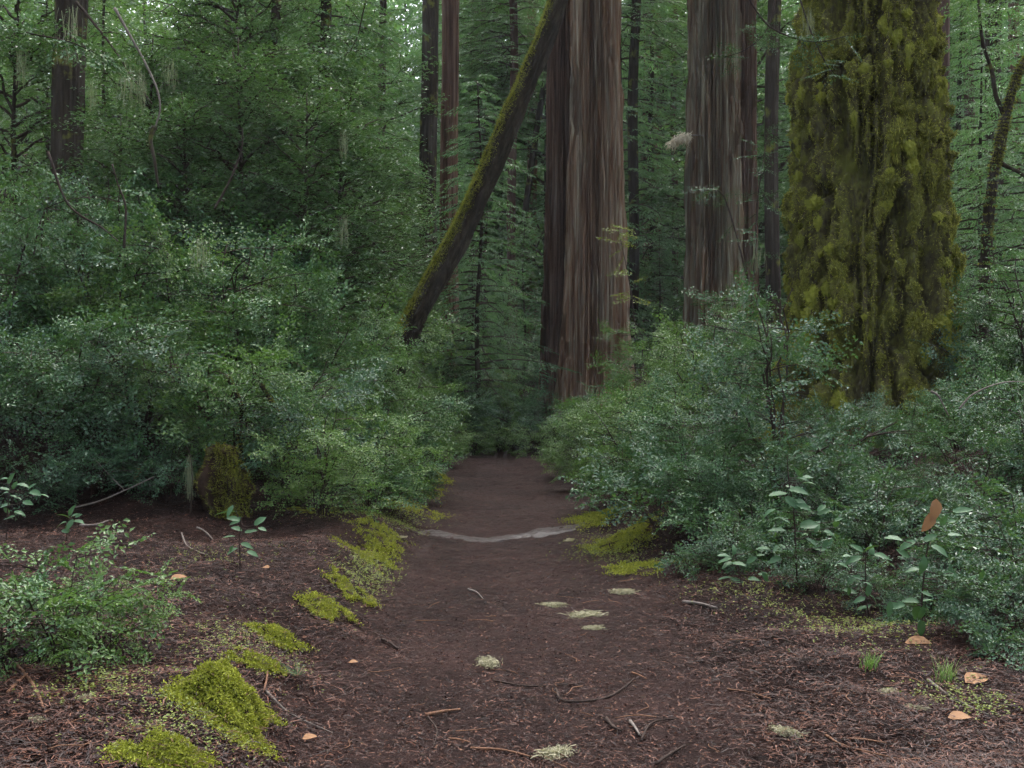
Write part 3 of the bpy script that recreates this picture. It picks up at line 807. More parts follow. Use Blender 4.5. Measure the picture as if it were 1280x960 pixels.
for i, (px, d, k, sc, lab) in enumerate([
    (130, 22, 'conifer', .55, "conifer with drooping green boughs in front of the shadowy trunk at upper left"),
    (60, 21, 'young', 1.1, "young conifer with feathery boughs at the upper left edge"),
    (1225, 19, 'young', .95, "young conifer with layered boughs right of the mossy giant"),
    (1285, 17, 'young', .9, "young conifer with layered boughs at the right frame edge"),
    (1200, 28, 'conifer', .75, "taller conifer behind the layered young conifers on the right"),
    (825, 31, 'young', .55, "small bright green conifer in the gap between the big redwoods"),
    (590, 27, 'young', .62, "small conifer under the leaning trunk's middle"),
    (655, 29, 'young', .6, "small feathery conifer left of the paired redwoods' foot")]):
    bg_tree(px, d, k, i, sc, lab, group="young conifers among the trunks")

# the same forest, unseen behind and beside the viewer, added to block low light
mb = MB(); rb_ = random.Random(77)
ring_f, _ = gen_conifer(190, 24, 1.0, 5.0, 50, .35, 6, 1.0, .36)
fV, fF = np.concatenate(ring_f.V), np.concatenate(ring_f.F)
for i in range(24):
    az = math.radians(-215 + 250 * (i + rb_.uniform(-.3, .3)) / 24); rd = rb_.choice((17, 22, 28)) + rb_.uniform(-1.5, 1.5)
    x, y = rd * math.cos(az), rd * math.sin(az)
    if y > 3 and abs(x) < y * .5 + 9: x = math.copysign(y * .5 + 9 + rb_.uniform(0, 4), x)
    c, sn = math.cos(i * 1.7), math.sin(i * 1.7); k = rb_.uniform(.8, 1.15)
    mb.add(fV @ np.array([[c, sn, 0], [-sn, c, 0], [0, 0, 1]]) * k + np.array([x, y, float(height(x, y))]), fF)
o = new_obj("forest", mb.mesh("forest", M['conifer'])); tag(o, "dense unseen forest continuing behind the viewer, added to block low light", "forest", kind="stuff")

# ------------------------------------------------------------------ shrubs
GL, GR, GC = "huckleberry thicket left of the path", "huckleberry thicket right of the path", "shrubs where the path ends"
SHRUBS = [
    # left, front row
    ('arch', -5, 9.9, .95, GL, "huckleberry shrub overhanging the dark hollow at the left frame edge"),
    ('arch', 95, 10.2, 1.0, GL, "huckleberry shrub arching over the dark hollow above the pale dry branch"),
    ('arch', 185, 10.4, 1.0, GL, "huckleberry shrub spreading above the hanging lichen strand"),
    ('arch', 275, 10.6, 1.0, GL, "huckleberry shrub growing over the mossy stump"),
    ('arch', 345, 10.8, .95, GL, "huckleberry shrub above the mossy arched roots"),
    ('mid', 405, 10.0, .72, GL, "low bright shrub right of the mossy stump, leafy to the ground"),
    ('mid', 440, 11.6, .95, GL, "shrub bulging toward the path behind the low bright one"),
    ('low', 470, 11.0, .95, GL, "small shrub on the left path bank behind the long moss strip"),
    ('mid', 482, 13.6, .95, GL, "shrub at the left path side under the leaning trunk's foot"),
    ('low', 508, 13.0, .95, GL, "small leafy shrub on the left bank just before the yellow moss patch"),
    # left, second row
    ('tall', -25, 11.6, 1.05, GL, "tall huckleberry cut by the left frame edge"),
    ('tall', 60, 12.2, 1.1, GL, "tall huckleberry below the shadowy trunk"),
    ('tall', 140, 12.6, 1.15, GL, "tall huckleberry rising under the pale dead branch"),
    ('tall', 225, 13.0, 1.1, GL, "tall huckleberry in the centre of the left thicket"),
    ('tall', 300, 13.2, 1.15, GL, "tall huckleberry right of the thicket's centre, below the leaning mossy stem"),
    ('tall', 375, 13.6, 1.0, GL, "tall huckleberry below the dark slim upright trunks"),
    ('tall', 432, 14.6, .92, GL, "tall huckleberry at the thicket's right end beside the leaning trunk"),
    # left, third row
    ('tall', 20, 15.0, 1.35, GL, "tallest huckleberry behind the left edge of the thicket"),
    ('tall', 110, 15.5, 1.35, GL, "tall huckleberry behind the thicket, right below the shadowy trunk"),
    ('tall', 200, 16.0, 1.4, GL, "tall huckleberry behind the thicket at the pale dead branch"),
    ('tall', 285, 16.0, 1.35, GL, "tall huckleberry behind the thicket at the leaning mossy stem"),
    ('tall', 365, 17.0, 1.35, GL, "tall huckleberry behind the thicket at the slim dark trunks"),
    ('tall', 440, 18.0, 1.2, GL, "tall huckleberry behind the thicket's right end"),
    # around the leaning trunk's foot and path end
    ('mid', 508, 16.2, 1.0, GC, "light green shrub hiding the leaning trunk's foot"),
    ('mid', 540, 19.0, .72, GC, "light green shrub overhanging the left path edge near its end"),
    ('hem', 478, 17.2, 1.0, GC, "drooping young hemlock just left of the leaning trunk's foot"),
    ('mid', 575, 22.8, 1.0, GC, "dark shrub left of the spot where the path vanishes"),
    ('mid', 612, 23.6, 1.0, GC, "light green shrub directly over the path's vanishing end"),
    ('mid', 650, 23.4, .9, GC, "twiggy brownish shrub closing the end of the path"),
    ('mid', 690, 22.6, .85, GC, "dark shrub at the redwood pair's left root"),
    ('tall', 600, 26.0, .85, GC, "light green tall shrub in the middle behind the path's end"),
    ('tall', 645, 27.0, .8, GC, "tall shrub left of the redwood pair's base"),
    ('tall', 560, 25.5, .9, GC, "tall shrub behind the leaning trunk's foot"),
    ('low', 588, 22.0, 1.1, GC, "light green low shrub at the left of the path's vanishing end"),
    ('low', 630, 22.8, 1.2, GC, "light green low shrub in the middle of the path's vanishing end"),
    ('low', 668, 21.8, 1.1, GC, "light green low shrub at the right of the path's vanishing end"),
    # right side
    ('mid', 752, 19.5, .9, GR, "shrub hiding the redwood pair's base on the right of the path"),
    ('mid', 728, 17.0, .72, GR, "shrub at the far right path edge below the redwood pair"),
    ('mid', 775, 15.0, .85, GR, "leafy shrub on the right path edge below the pale redwood"),
    ('mid', 745, 15.2, .62, GR, "rounded low shrub leaning over the far right path edge"),
    ('mid', 805, 12.6, .88, GR, "broad soft green shrub right of the path, below the pale redwood's right edge"),
    ('low', 785, 11.8, 1.15, GR, "low shrub at the right path edge before the water-worn root"),
    ('mid', 862, 11.2, .92, GR, "shrub left of the dark tall huckleberry on the right bank"),
    ('low', 842, 9.7, 1.2, GR, "low dark green shrub jutting to the path just above the broad-leaved sprigs"),
    ('mid', 900, 9.4, .62, GR, "low shrub at the foot of the dark tall huckleberry"),
    ('tall', 975, 9.6, .80, GR, "dark small-leaved tall huckleberry in front of the mossy giant's left side"),
    ('tall', 880, 14.8, .82, GR, "light green shrub below the grey redwood"),
    ('tall', 820, 17.5, .80, GR, "light green shrub below the gap between the big redwoods"),
    ('tall', 930, 16.0, .85, GR, "tall shrub between the grey redwood and the mossy giant"),
    ('mid', 1030, 8.9, .66, GR, "shrub below the mossy giant's left side beside the dark huckleberry"),
    ('mid', 1095, 9.3, .42, GR, "shrub directly below the mossy giant's foot"),
    ('mid', 1160, 9.0, .44, GR, "shrub right of the mossy giant's foot"),
    ('mid', 1225, 8.6, .62, GR, "shrub under the bare arching branch on the right"),
    ('mid', 1290, 8.6, .72, GR, "shrub at the right frame edge under the arching branch"),
    ('low', 985, 8.2, .8, GR, "low shrub behind the tall broad-leaved sapling"),
    ('low', 1212, 6.9, .75, GR, "low shrub right of the sapling with the brown hanging leaf"),
    ('low', 1275, 6.3, .85, GR, "low shrub above the bottom right corner at the frame edge"),
    ('low', 1282, 5.6, .62, GR, "small-leaved shrub nearest the camera on the right"),
    ('tall', 1245, 12.5, .72, GR, "tall shrub right of the mossy giant"),
    ('tall', 1300, 12.0, .85, GR, "tall shrub at the right frame edge below the conifers"),
    ('mid', 1200, 10.8, .55, GR, "shrub hard right of the mossy giant behind the snag tip"),
    ('mid', 1050, 10.4, .55, GR, "shrub tucked against the mossy giant's left root"),
    ('mid', 1135, 10.6, .38, GR, "shrub tucked against the mossy giant's right root"),
    ('mid', 1260, 10.2, .70, GR, "shrub behind the bare arching branch on the right"),
    ('low', 1245, 7.5, .8, GR, "low shrub below the bare arching branch"),
    ('low', 1290, 7.0, 1.0, GR, "low shrub at the right frame edge below the arching branch"),
    ('low', 935, 8.6, .9, GR, "low shrub left of the tall broad-leaved sapling's top"),
    ('low', 1000, 8.7, 1.0, GR, "low shrub filling the dark gap under the dark tall huckleberry"),
    ('low', 1100, 8.3, 1.0, GR, "low shrub in the dip between the saplings and the mossy giant"),
    ('low', 30, 9.5, 1.0, GL, "dim low shrub in the dark hollow at the left frame edge"),
    ('low', 122, 9.9, .95, GL, "dim low shrub in the dark hollow behind the upright leafy sprig"),
    ('low', 212, 10.0, .9, GL, "dim low shrub in the hollow behind the lichen-hung twig"),
    ('low', 905, 8.1, .70, GR, "dim shrub directly behind the low pair of broad-leaved sprigs"),
    ('low', 1030, 7.3, .62, GR, "dim shrub between the tall thin sapling and the small sapling"),
    ('low', 1105, 6.9, .58, GR, "dim shrub behind the small broad-leaved sapling"),
    ('low', 1180, 6.5, .58, GR, "dim shrub behind the sapling with the withered leaf"),
    ('low', 1235, 5.9, .55, GR, "dim shrub behind the grass tuft near the tan dead leaf"),
    # left foreground
    ('low', 62, 4.75, .80, GL, "low huckleberry shrub in the left foreground on the litter"),
    ('low', 130, 4.95, .55, GL, "right-hand outgrowth of the left foreground shrub toward the path"),
    ('low', -10, 4.6, .75, GL, "foreground huckleberry cut by the left frame edge"),
]
for i, (k, px, d, sc, grp, lab) in enumerate(SHRUBS):
    p = at(px, d)
    t_ = plant(k, i, p, (i * 2.4) % 6.28, sc, "young_hemlock" if k == 'hem' else "huckleberry_shrub", lab, "hemlock" if k == 'hem' else "shrub", grp)
    mat_ = 'huck_light' if any(w in lab for w in ("light green", "soft green", "bright", "rounded low", "far right path edge", "pale redwood", "centre of the left", "right end", "mossy stump", "left foreground", "tallest")) else 'huck_dark' if lab.startswith(("dark", "dim")) or (px > 1000 and d < 9.5) or "low dark" in lab else None  # dim and near-right shrubs get dark leaves: shade painted into the colour
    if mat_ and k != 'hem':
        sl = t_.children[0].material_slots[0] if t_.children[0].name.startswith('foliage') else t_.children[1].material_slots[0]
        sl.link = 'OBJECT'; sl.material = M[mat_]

# ------------------------------------------------------------------ mossy stump, arched roots, dead branches
def pxs(lst, depth, dd=0.0):
    """photo pixels at one depth -> points"""
    return np.array([list(at(a, depth + dd * i, b)) for i, (a, b) in enumerate(lst)])

def limb(name, label, cat, kn, r0, r1, mat, part=None, nth=10, n=8, amp=.15, seed=1, group=None, parent=None):
    base = kn[0].copy()
    me, V, Nn, T, LN = bark_tube(part or name, kn - base, r0, r1, nth, n, amp, seed, M[mat], 2, 6)
    if parent is not None:
        return new_obj(part, me, parent, tuple(base - np.array(parent.location))), V + base, Nn
    o = new_obj(name, me, None, tuple(base)); tag(o, label, cat, group)
    return o, V, Nn

def moss_on(parent, V, Nn, count, mat, thr=.2, ln=.03, w=.009, name="moss_covering", seed=3, bias=(0, -.3, .8)):
    rng = np.random.default_rng(seed)
    Vf, Nf = V.reshape(-1, 3), Nn.reshape(-1, 3)
    wt = np.clip(Nf @ np.array(bias) - thr + .35 * noise3(Vf[:, 0] * 9, Vf[:, 1] * 9, Vf[:, 2] * 9, seed), 0, 1) + 1e-6
    pk = rng.choice(len(Vf), count, p=wt / wt.sum())
    mb = MB()
    blades(mb, Vf[pk] + rng.normal(0, ln * .25, (count, 3)), Nf[pk] + rng.normal(0, .5, (count, 3)), rng.uniform(.5, 1.2, count) * ln, rng.uniform(.6, 1.3, count) * w)
    o = new_obj(name, mb.mesh(name, M[mat]), parent); o["kind"] = "stuff"
    return o

# stump: an irregular upright block of rotting wood
sp = at(286, 9.8)
stump = thing("mossy_stump", "moss-patched rotten stump under the left thicket's shrubs", "stump", sp)
T, Z = np.meshgrid(np.arange(56) * 2 * math.pi / 56, np.linspace(-.15, .62, 44))
rr_ = .16 * (1 + .55 * fbm(np.cos(T) * 1.6, np.sin(T) * 1.6, Z * 3, 3, 201) - .35 * np.exp(-(noise3(np.cos(T) * 4, np.sin(T) * 4, Z * 3, 202) / .2) ** 2) + .12 * fbm(np.cos(T) * 6, np.sin(T) * 6, Z * 14, 2, 207)) * (1.12 - .45 * sstep(.25, .62, Z))
rr_[-1] *= .25; rr_[-2] *= .7
sV = np.stack([rr_ * np.cos(T) * 1.15 - .12 * Z, rr_ * np.sin(T), Z + .03 * noise3(T * 3, Z * 9, 0, 203)], -1)
mb = MB().add(sV.reshape(-1, 3), grid_faces(56, 44, True))
new_obj("stump_wood", mb.mesh("stump_wood", M['rotten'], True), stump)
sN = np.stack([np.cos(T), np.sin(T), .35 + 0 * Z], -1)
moss_on(stump, sV, norm(sN), 9000, 'moss', -.2, .03, .008, bias=(.55, -.6, .4), seed=204)
moss_on(stump, sV[8:40], norm(sN)[8:40], 2500, 'moss_lime', .35, .02, .007, name="bright_moss_patch", bias=(.8, -.35, .3), seed=206)
for i, (l, r0, lab) in enumerate([
    ([(325, 478), (342, 508), (354, 535), (360, 568), (358, 612)], .035, "mossy arched root bending down right of the rotten stump"),
    ([(283, 470), (294, 488), (302, 514), (300, 545), (305, 590)], .045, "dark mossy root behind the top of the rotten stump")]):
    o, V, Nn = limb("arched_root", lab, "root", pxs(l, sp.y + .35 + .2 * i), r0 * .6, r0 * .4, 'dark_bark', seed=210 + i)
    moss_on(o, V, Nn, 900, 'moss', .1, .018, .006, seed=212 + i)
D1 = gnd(150, 640).y
o, V, Nn = limb("dry_branch", "dry grey forked branch lying below the dark hollow on the left", "branch", pxs([(88, 636), (125, 626), (156, 613), (176, 604), (192, 596)], D1), .009, .004, 'pale_wood', seed=220)
limb("", "", "", pxs([(156, 613), (138, 595), (124, 580), (112, 566)], D1), .005, .003, 'pale_wood', part="side_branch", seed=221, parent=o)
for l, r0, mat, lab, d in [
    ([(143, 10), (160, 40), (178, 72), (195, 108), (200, 135), (194, 160)], .020, 'pale_wood', "pale curved dead branch hanging at upper left", 13.0),
    ([(194, 158), (188, 175), (193, 200), (198, 235)], .032, 'dark_bark', "dark stem below the pale curved dead branch", 13.05),
    ([(95, 2), (118, 30), (140, 58), (165, 96), (190, 130)], .018, 'twig', "thin dark twig slanting toward the pale curved dead branch", 13.1),
    ([(60, 190), (85, 255), (128, 285), (148, 302)], .014, 'twig', "bare dark twig slanting through the left thicket's top", 10.6),
    ([(155, 310), (157, 260), (148, 232), (140, 205)], .014, 'twig', "bare upright crooked twig above the left thicket", 10.8),
    ([(268, 262), (290, 220), (302, 185), (303, 160)], .014, 'twig', "bare dark twig curving up in the thicket's upper middle", 11.0),
    ([(1199, 511), (1216, 493), (1246, 480), (1275, 477), (1310, 482)], .007, 'pale_wood', "bare pale branch arching to the right frame edge", 7.6),
    ([(1164, 489), (1172, 494), (1178, 504), (1186, 520)], .009, 'pale_wood', "short bleached snag tip beside the mossy giant's foot", 8.0)]:
    limb("bare_branch", lab, "branch", pxs(l, d), r0, r0 * .45, mat, seed=int(l[0][0]) + 230, amp=.12)

# curving mossy limb at the right edge
cl = thing("curved_mossy_tree", "curving mossy-limbed small tree at the right frame edge", "tree", at(1228, 15.0))
b0 = np.array(cl.location)
o, V, Nn = limb("", "", "", np.vstack([[b0 + np.array([0, 0, -.2])], pxs([(1232, 330), (1240, 230), (1249, 186), (1257, 148), (1266, 112), (1280, 80), (1320, 40), (1370, -20)], 15.0)]), .085, .045, 'dark_bark', part="trunk", seed=260, parent=cl, nth=14)
moss_on(cl, V - b0, Nn, 6000, 'moss', -.1, .035, .012, seed=261)
limb("", "", "", pxs([(1246, 200), (1258, 208), (1275, 216), (1300, 236)], 15.0), .035, .02, 'dark_bark', part="limb", seed=262, parent=cl)
limb("", "", "", pxs([(1257, 148), (1245, 120), (1240, 90), (1228, 50), (1222, -10)], 15.0), .035, .02, 'dark_bark', part="limb", seed=263, parent=cl)
fo, br = MB(), MB()
rng = np.random.default_rng(264)
sprs = [make_spray(rng, .5, 7, .05, .036) for _ in range(3)]
O = pxs(list(zip(rng.uniform(1195, 1330, 120), np.where(rng.uniform(size=120) < .5, rng.uniform(-60, 90, 120), rng.uniform(140, 300, 120)))), 15.0)
O[:, 1] += rng.normal(0, .5, 120)
put_sprays(fo, br, sprs, O - b0, rotz_dir(rng.uniform(0, 6.28, 120), rng.normal(-.1, .25, 120)), rng.normal(0, .3, 120), rng.uniform(.7, 1.2, 120), rng)
new_obj("crown", fo.mesh("crown", M['broad']), cl)

# ------------------------------------------------------------------ leafy boughs hanging in front of trunks
def bough(label, kn, spr, leafL, mat, seed, r=.012, sc=(.6, 1.1), name="overhanging_bough", d=0.0):
    rng = np.random.default_rng(seed)
    base = np.array(kn[0])
    t = thing(name, label, "bough", tuple(base))
    limb("", "", "", np.array(kn), r, r * .3, 'twig', part="stem", seed=seed, parent=t, nth=6)
    pts = catmull(np.array(kn), 12)
    n = spr
    q = pts[rng.integers(int(len(pts) * .25), len(pts), n)]
    fo, br = MB(), MB()
    sp_ = [make_spray(rng, .34, 6, leafL, leafL * .75) for _ in range(3)]
    put_sprays(fo, br, sp_, q - base, rotz_dir(rng.uniform(0, 6.28, n), rng.normal(-.15, .3, n)), rng.normal(0, .4, n), rng.uniform(*sc, n), rng, .55)
    new_obj("foliage", fo.mesh("foliage", M[mat]), t); new_obj("twigs", br.mesh("twigs", M['twig']), t)
bough("small-leaved bough reaching across the mossy giant's upper left", pxs([(905, -60), (950, 20), (985, 45), (1025, 52), (1062, 44)], 11.0, -.05), 16, .026, 'huck_dark', 301)
bough("small-leaved bough drooping onto the mossy giant below the longer one", pxs([(985, -50), (1010, 30), (1030, 75), (1042, 95)], 11.0), 9, .026, 'huck_dark', 302)
bough("leafy bough in front of the grey redwood's right edge", pxs([(975, -40), (962, 30), (935, 60), (905, 72)], 12.0), 16, .028, 'huck_dark', 303)
bough("thin slanting sapling between the grey redwood and the mossy giant", pxs([(938, 400), (944, 320), (947, 250), (956, 190), (962, 150)], 11.5), 26, .028, 'huck', 304, name="slender_sapling")
bough("leafy twig spreading across the lower grey redwood", pxs([(935, 350), (915, 275), (900, 240), (872, 238)], 12.5), 12, .028, 'huck_dark', 305)
bough("yellow-green sprig at the pale redwood's right edge", pxs([(795, 420), (788, 360), (778, 310), (772, 285)], 20.0), 20, .05, 'clover', 306, sc=(.9, 1.4))
bough("long-leaved bough at the frame top left of the leaning trunk", pxs([(470, -60), (455, 10), (440, 60), (400, 90)], 15.0), 40, .05, 'broad', 307, sc=(1., 1.7))
bough("lichen-hung bough in the upper left corner", pxs([(-40, 20), (30, 40), (95, 55), (150, 85)], 12.0), 46, .042, 'huck', 308, sc=(.9, 1.5))

# ------------------------------------------------------------------ lichen
def gen_lichen(seed, w, h, n, hang, wd=.004, seg=5):
    rng = np.random.default_rng(seed); mb = MB()
    for i in range(n):
        p = np.array([rng.normal(0, w * .35), rng.normal(0, w * (.2 if hang else .3)), rng.uniform(0, h) if not hang else -h * .7 * rng.uniform(0, 1) ** 1.5])
        d = rng.normal(0, .10 if hang else 1, 3); d[2] = -1.0 if hang else d[2] * .5
        pts = [p]
        for k in range(seg - 1):
            d = norm(d + rng.normal(0, .55 if not hang else .12, 3) + np.array([0, 0, -.5 if hang else 0]))
            pts.append(pts[-1] + d * (h * .16 if hang else w * .13))
            if not hang: pts[-1][2] = np.clip(pts[-1][2], .0, h * 1.4)
        pts = np.array(pts); s = norm(rng.normal(0, 1, 3)) * wd
        V = np.concatenate([pts - s, pts + s]); j = np.arange(seg - 1)
        mb.add(V, np.stack([j, j + 1, j + 1 + seg, j + seg], -1))
    return mb
lich = [gen_lichen(310 + i, .10, .016, 330, False, .0022, 6).mesh("lichen_clump", M['lichen']) for i in range(3)]
for i, (px, py, wpx, lab) in enumerate([
    (780, 741, 32, "pale lichen tuft at the right side of the path below the shrubs"),
    (733, 770, 34, "long pale lichen tuft in mid path, upper part"),
    (742, 786, 26, "pale lichen tuft in mid path, lower end of the long one"),
    (610, 830, 46, "flat pale lichen tuft left of the path's middle"),
    (695, 943, 52, "largest pale lichen tuft at the bottom edge of the path"),
    (985, 918, 46, "pale lichen scrap among needles at lower right"),
    (1110, 866, 30, "pale lichen tuft on the right litter above the forked stick"),
    (1146, 886, 26, "small pale lichen tuft beside the forked stick"),
    (1156, 921, 18, "greenish lichen crumb on the litter near the bottom right"),
    (46, 901, 26, "pale lichen tuft at lower left on dark litter"),
    (110, 872, 30, "straw-coloured lichen tuft under the left foreground shrub"),
    (500, 672, 16, "lichen crumb at the left end of the wet root"),
    (712, 676, 18, "lichen crumb at the right end of the wet root"),
    (690, 758, 34, "thin lichen wisp left of the long tuft on the path")]):
    p = gnd(px, py); s = wpx / FPX * p.y / .19
    o = new_obj("lichen_tuft", lich[i % 3], None, p, (0, 0, i * 1.7), (s, s * (.7 if i != 1 else 1.6), min(s, 1.2)))
    tag(o, lab, "lichen", "fallen lichen tufts")
dr = [gen_lichen(320 + i, .22, .5, 42, True, .003, 6).mesh("hanging_lichen", M['drape']) for i in range(3)]
for i, (px, py, d, s, lab) in enumerate([
    (85, 8, 12.4, .9, "beard of lichen hanging in the upper left corner"),
    (163, 70, 12.8, .9, "beard of lichen hanging left of the pale curved branch"),
    (178, 88, 12.9, .6, "small beard of lichen touching the pale curved branch"),
    (28, 62, 12.0, .55, "thin lichen wisp hanging near the left frame edge"),
    (212, 72, 13.0, .6, "lichen wisp hanging right of the pale curved branch"),
    (115, 100, 12.6, .5, "short lichen wisp hanging in front of the shadowy trunk"),
    (428, 268, 14.0, .6, "lichen wisp hanging in the thicket's right end"),
    (252, 295, 11.2, .6, "lichen wisp in the middle of the left thicket"),
    (430, 160, 15.0, .6, "pale lichen scrap in the tree left of the leaning trunk"),
    (948, 300, 11.4, .5, "lichen wisp on the slender sapling"),
    (1010, 10, 11.0, .5, "lichen wisp on the bough over the mossy giant")]):
    o = new_obj("hanging_lichen", dr[i % 3], None, at(px, d, py), (0, 0, i), s); tag(o, lab, "lichen", "hanging lichen")
ls = gnd(238, 640)
hl = thing("lichen_strand", "twig thickly hung with pale lichen left of the rotten stump", "lichen", ls)
kn_ = pxs([(238, 642), (240, 610), (240, 590), (237, 568), (232, 556)], ls.y)
limb("", "", "", kn_, .008, .006, 'twig', part="twig", parent=hl, seed=330, nth=6)
mbl = MB(); g = gen_lichen(331, .035, .34, 70, True, .0022, 6)
new_obj("lichen_fringe", g.mesh("lichen_fringe", M['drape']), hl, tuple(kn_[3] - np.array(ls)), None, (1, 1, .85))

# cream dead frond by the grey redwood
cf = thing("dead_frond", "cream dead drooping frond left of the grey redwood", "frond", at(862, 27.0, 172))
rng = np.random.default_rng(340); mb = MB()
n = 420; u = rng.uniform(0, 1, n)
P = np.stack([-.45 * u + rng.normal(0, .05, n), rng.normal(0, .12, n), .10 * np.sin(u * 3) - .20 * u + rng.normal(0, .05, n)], -1)
strips(mb, P, np.stack([rng.normal(-.3, .5, n), rng.normal(0, .5, n), rng.uniform(-1.2, -.1, n)], -1), rng.normal(0, 1, (n, 3)), rng.uniform(.08, .18, n), .018)
new_obj("dry_leaves", mb.mesh("dry_leaves", M['cream']), cf)
limb("", "", "", np.array([[.35, 0, .05], [0, 0, .06], [-.25, 0, .02], [-.45, 0, -.15]]) + np.array(cf.location), .012, .006, 'pale_wood', part="stalk", parent=cf, nth=6)

# ------------------------------------------------------------------ broad-leaved saplings
def leaf_mesh(seed, mat, ratio=.42, serr=.0, curl=.22):
    """one leaf along +X, unit length, cupped, with a midrib fold"""
    rng = np.random.default_rng(seed); n = 7
    t = np.linspace(0, 1, n); w = ratio * .5 * np.sin(np.pi * t ** .85) ** .75 * np.array([1 + rng.uniform(-serr, serr) for _ in t]); w[0] = .012; w[-1] = .004
    zz = .10 * t - curl * t ** 2
    mid = np.stack([t, 0 * t, zz], -1)
    a = np.stack([t, w, zz + w * .30 + .02 * np.sin(t * 19)], -1); b = np.stack([t, -w, zz + w * .30 + .02 * np.cos(t * 17)], -1)
    j = np.arange(n - 1)
    F = np.concatenate([np.stack([j, j + 1, j + 1 + n, j + n], -1), np.stack([j + 2 * n, j + 1 + 2 * n, j + 1, j], -1)])
    return MB().add(np.concatenate([mid, a, b]), F).mesh("leaf", mat, True)
LEAF = [leaf_mesh(400 + i, M['sapling'], r, .12, c) for i, (r, c) in enumerate(((.40, .15), (.46, .35), (.52, .25), (.44, .5), (.5, .05)))]
DEAD = [leaf_mesh(410 + i, M['dead'], .55, .15) for i in range(2)]

def leaf_obj(parent, pos, d, nrm, L, me, name="leaf"):
    X = Vector(d).normalized(); Yv = Vector(nrm).cross(X).normalized(); Zv = X.cross(Yv)
    m = Matrix((X, Yv, Zv)).transposed().to_4x4()
    o = new_obj(name, me, parent)
    o.matrix_local = Matrix.Translation(pos) @ m @ Matrix.Diagonal((L, L, L, 1))
    return o

def sapling(base_px, tips, lv, label, seed, name="broad_leaved_sapling", cat="sapling", dead=(), r=.006, group=None):
    rng = random.Random(seed)
    p = gnd(*base_px); d = p.y
    t = thing(name, label, cat, p, 0, 1, group)
    kn = np.vstack([[np.array(p) + np.array([0, 0, -.05])], pxs(tips, d)])
    limb("", "", "", kn, r, r * .5, 'twig', part="stem", parent=t, seed=seed, nth=6)
    pts = catmull(kn, 12)
    lv = lv + [(a + rng.uniform(-12, 12), b + rng.uniform(-8, 10), c * rng.uniform(.6, .95), e + rng.uniform(-70, 70)) for a, b, c, e in lv if rng.random() < .6]
    for i, (px, py, ln, ang) in enumerate(lv):
        c = at(px, d + rng.uniform(-.10, .08), py); L = ln / FPX * d * 1.12
        a = math.radians(ang)
        dv = Vector((math.cos(a), rng.uniform(-.55, .25), math.sin(a))).normalized()
        o_ = c - dv * L * .5
        nrm = Vector((rng.uniform(-.7, .7), -.45 + rng.uniform(-.6, .5), 1.0))
        if abs(dv.z) > .75: nrm = Vector((rng.uniform(-.4, .4), -1, .3))
        # petiole twig to the stem
        q = pts[np.argmin(((pts - np.array(o_)) ** 2).sum(1) + .4 * np.clip(pts[:, 2] - o_.z, 0, None))]
        mb = MB(); tube(mb, np.array([q, (q + np.array(o_)) / 2 + np.array([0, 0, -.01]), np.array(o_)]) - np.array(p), [.0028, .0024, .0018], 4)
        st_ = new_obj("leaf_stalk", mb.mesh("leaf_stalk", M['twig']), t)
        leaf_obj(st_, o_ - p, dv, nrm, L, LEAF[i % 5])
    for px, py, ln, ang in dead:
        c = at(px, d - .06, py); L = ln / FPX * d * 1.25; a = math.radians(ang)
        dv = Vector((math.cos(a), -.15, math.sin(a))).normalized()
        o = leaf_obj(t, c - dv * L * .5 - p, dv, Vector((.3, -1, .1)), L, DEAD[0], "dead_leaf"); o["label"] = "brown withered hanging leaf"
    return t
sapling((1155, 792), [(1152, 760), (1156, 710), (1163, 660), (1168, 632)],
        [(1204, 638, 22, 10), (1178, 662, 20, -25), (1117, 673, 21, 165), (1134, 680, 20, 195), (1163, 673, 18, 20), (1194, 669, 20, 0), (1154, 706, 22, 255), (1175, 688, 22, -30), (1189, 719, 22, 80), (1217, 723, 18, 20), (1194, 742, 20, -20), (1215, 740, 22, -40), (1201, 726, 20, 5), (1139, 750, 18, 165), (1144, 764, 20, 262), (1151, 786, 22, 275), (1163, 750, 20, 10), (1120, 757, 20, 190), (1142, 711, 18, 170), (1128, 692, 18, 150), (1180, 650, 16, 60)],
        "broad-leaved sapling at right topped by a brown withered leaf", 421, dead=[(1168, 638, 24, 258), (1160, 653, 22, 240)])
sapling((1087, 778), [(1084, 755), (1082, 720), (1082, 690)],
        [(1071, 685, 17, 150), (1067, 699, 19, 190), (1089, 685, 21, 35), (1103, 694, 18, 0), (1062, 740, 18, 170), (1074, 750, 16, 200), (1093, 749, 17, -40), (1079, 760, 17, 185), (1086, 737, 15, 80), (1096, 722, 15, 20), (1072, 722, 15, 160)],
        "small broad-leaved sapling left of the one with the withered leaf", 422)
sapling((928, 738), [(926, 725), (922, 705), (918, 688)],
        [(905, 695, 19, 170), (910, 705, 18, 190), (924, 705, 16, 0), (918, 687, 13, 80), (907, 724, 19, 190), (921, 726, 16, -10), (953, 685, 15, 20), (955, 718, 14, 0), (943, 723, 15, 10), (940, 700, 14, 30)],
        "low pair of broad-leaved sprigs at the right path edge", 423)
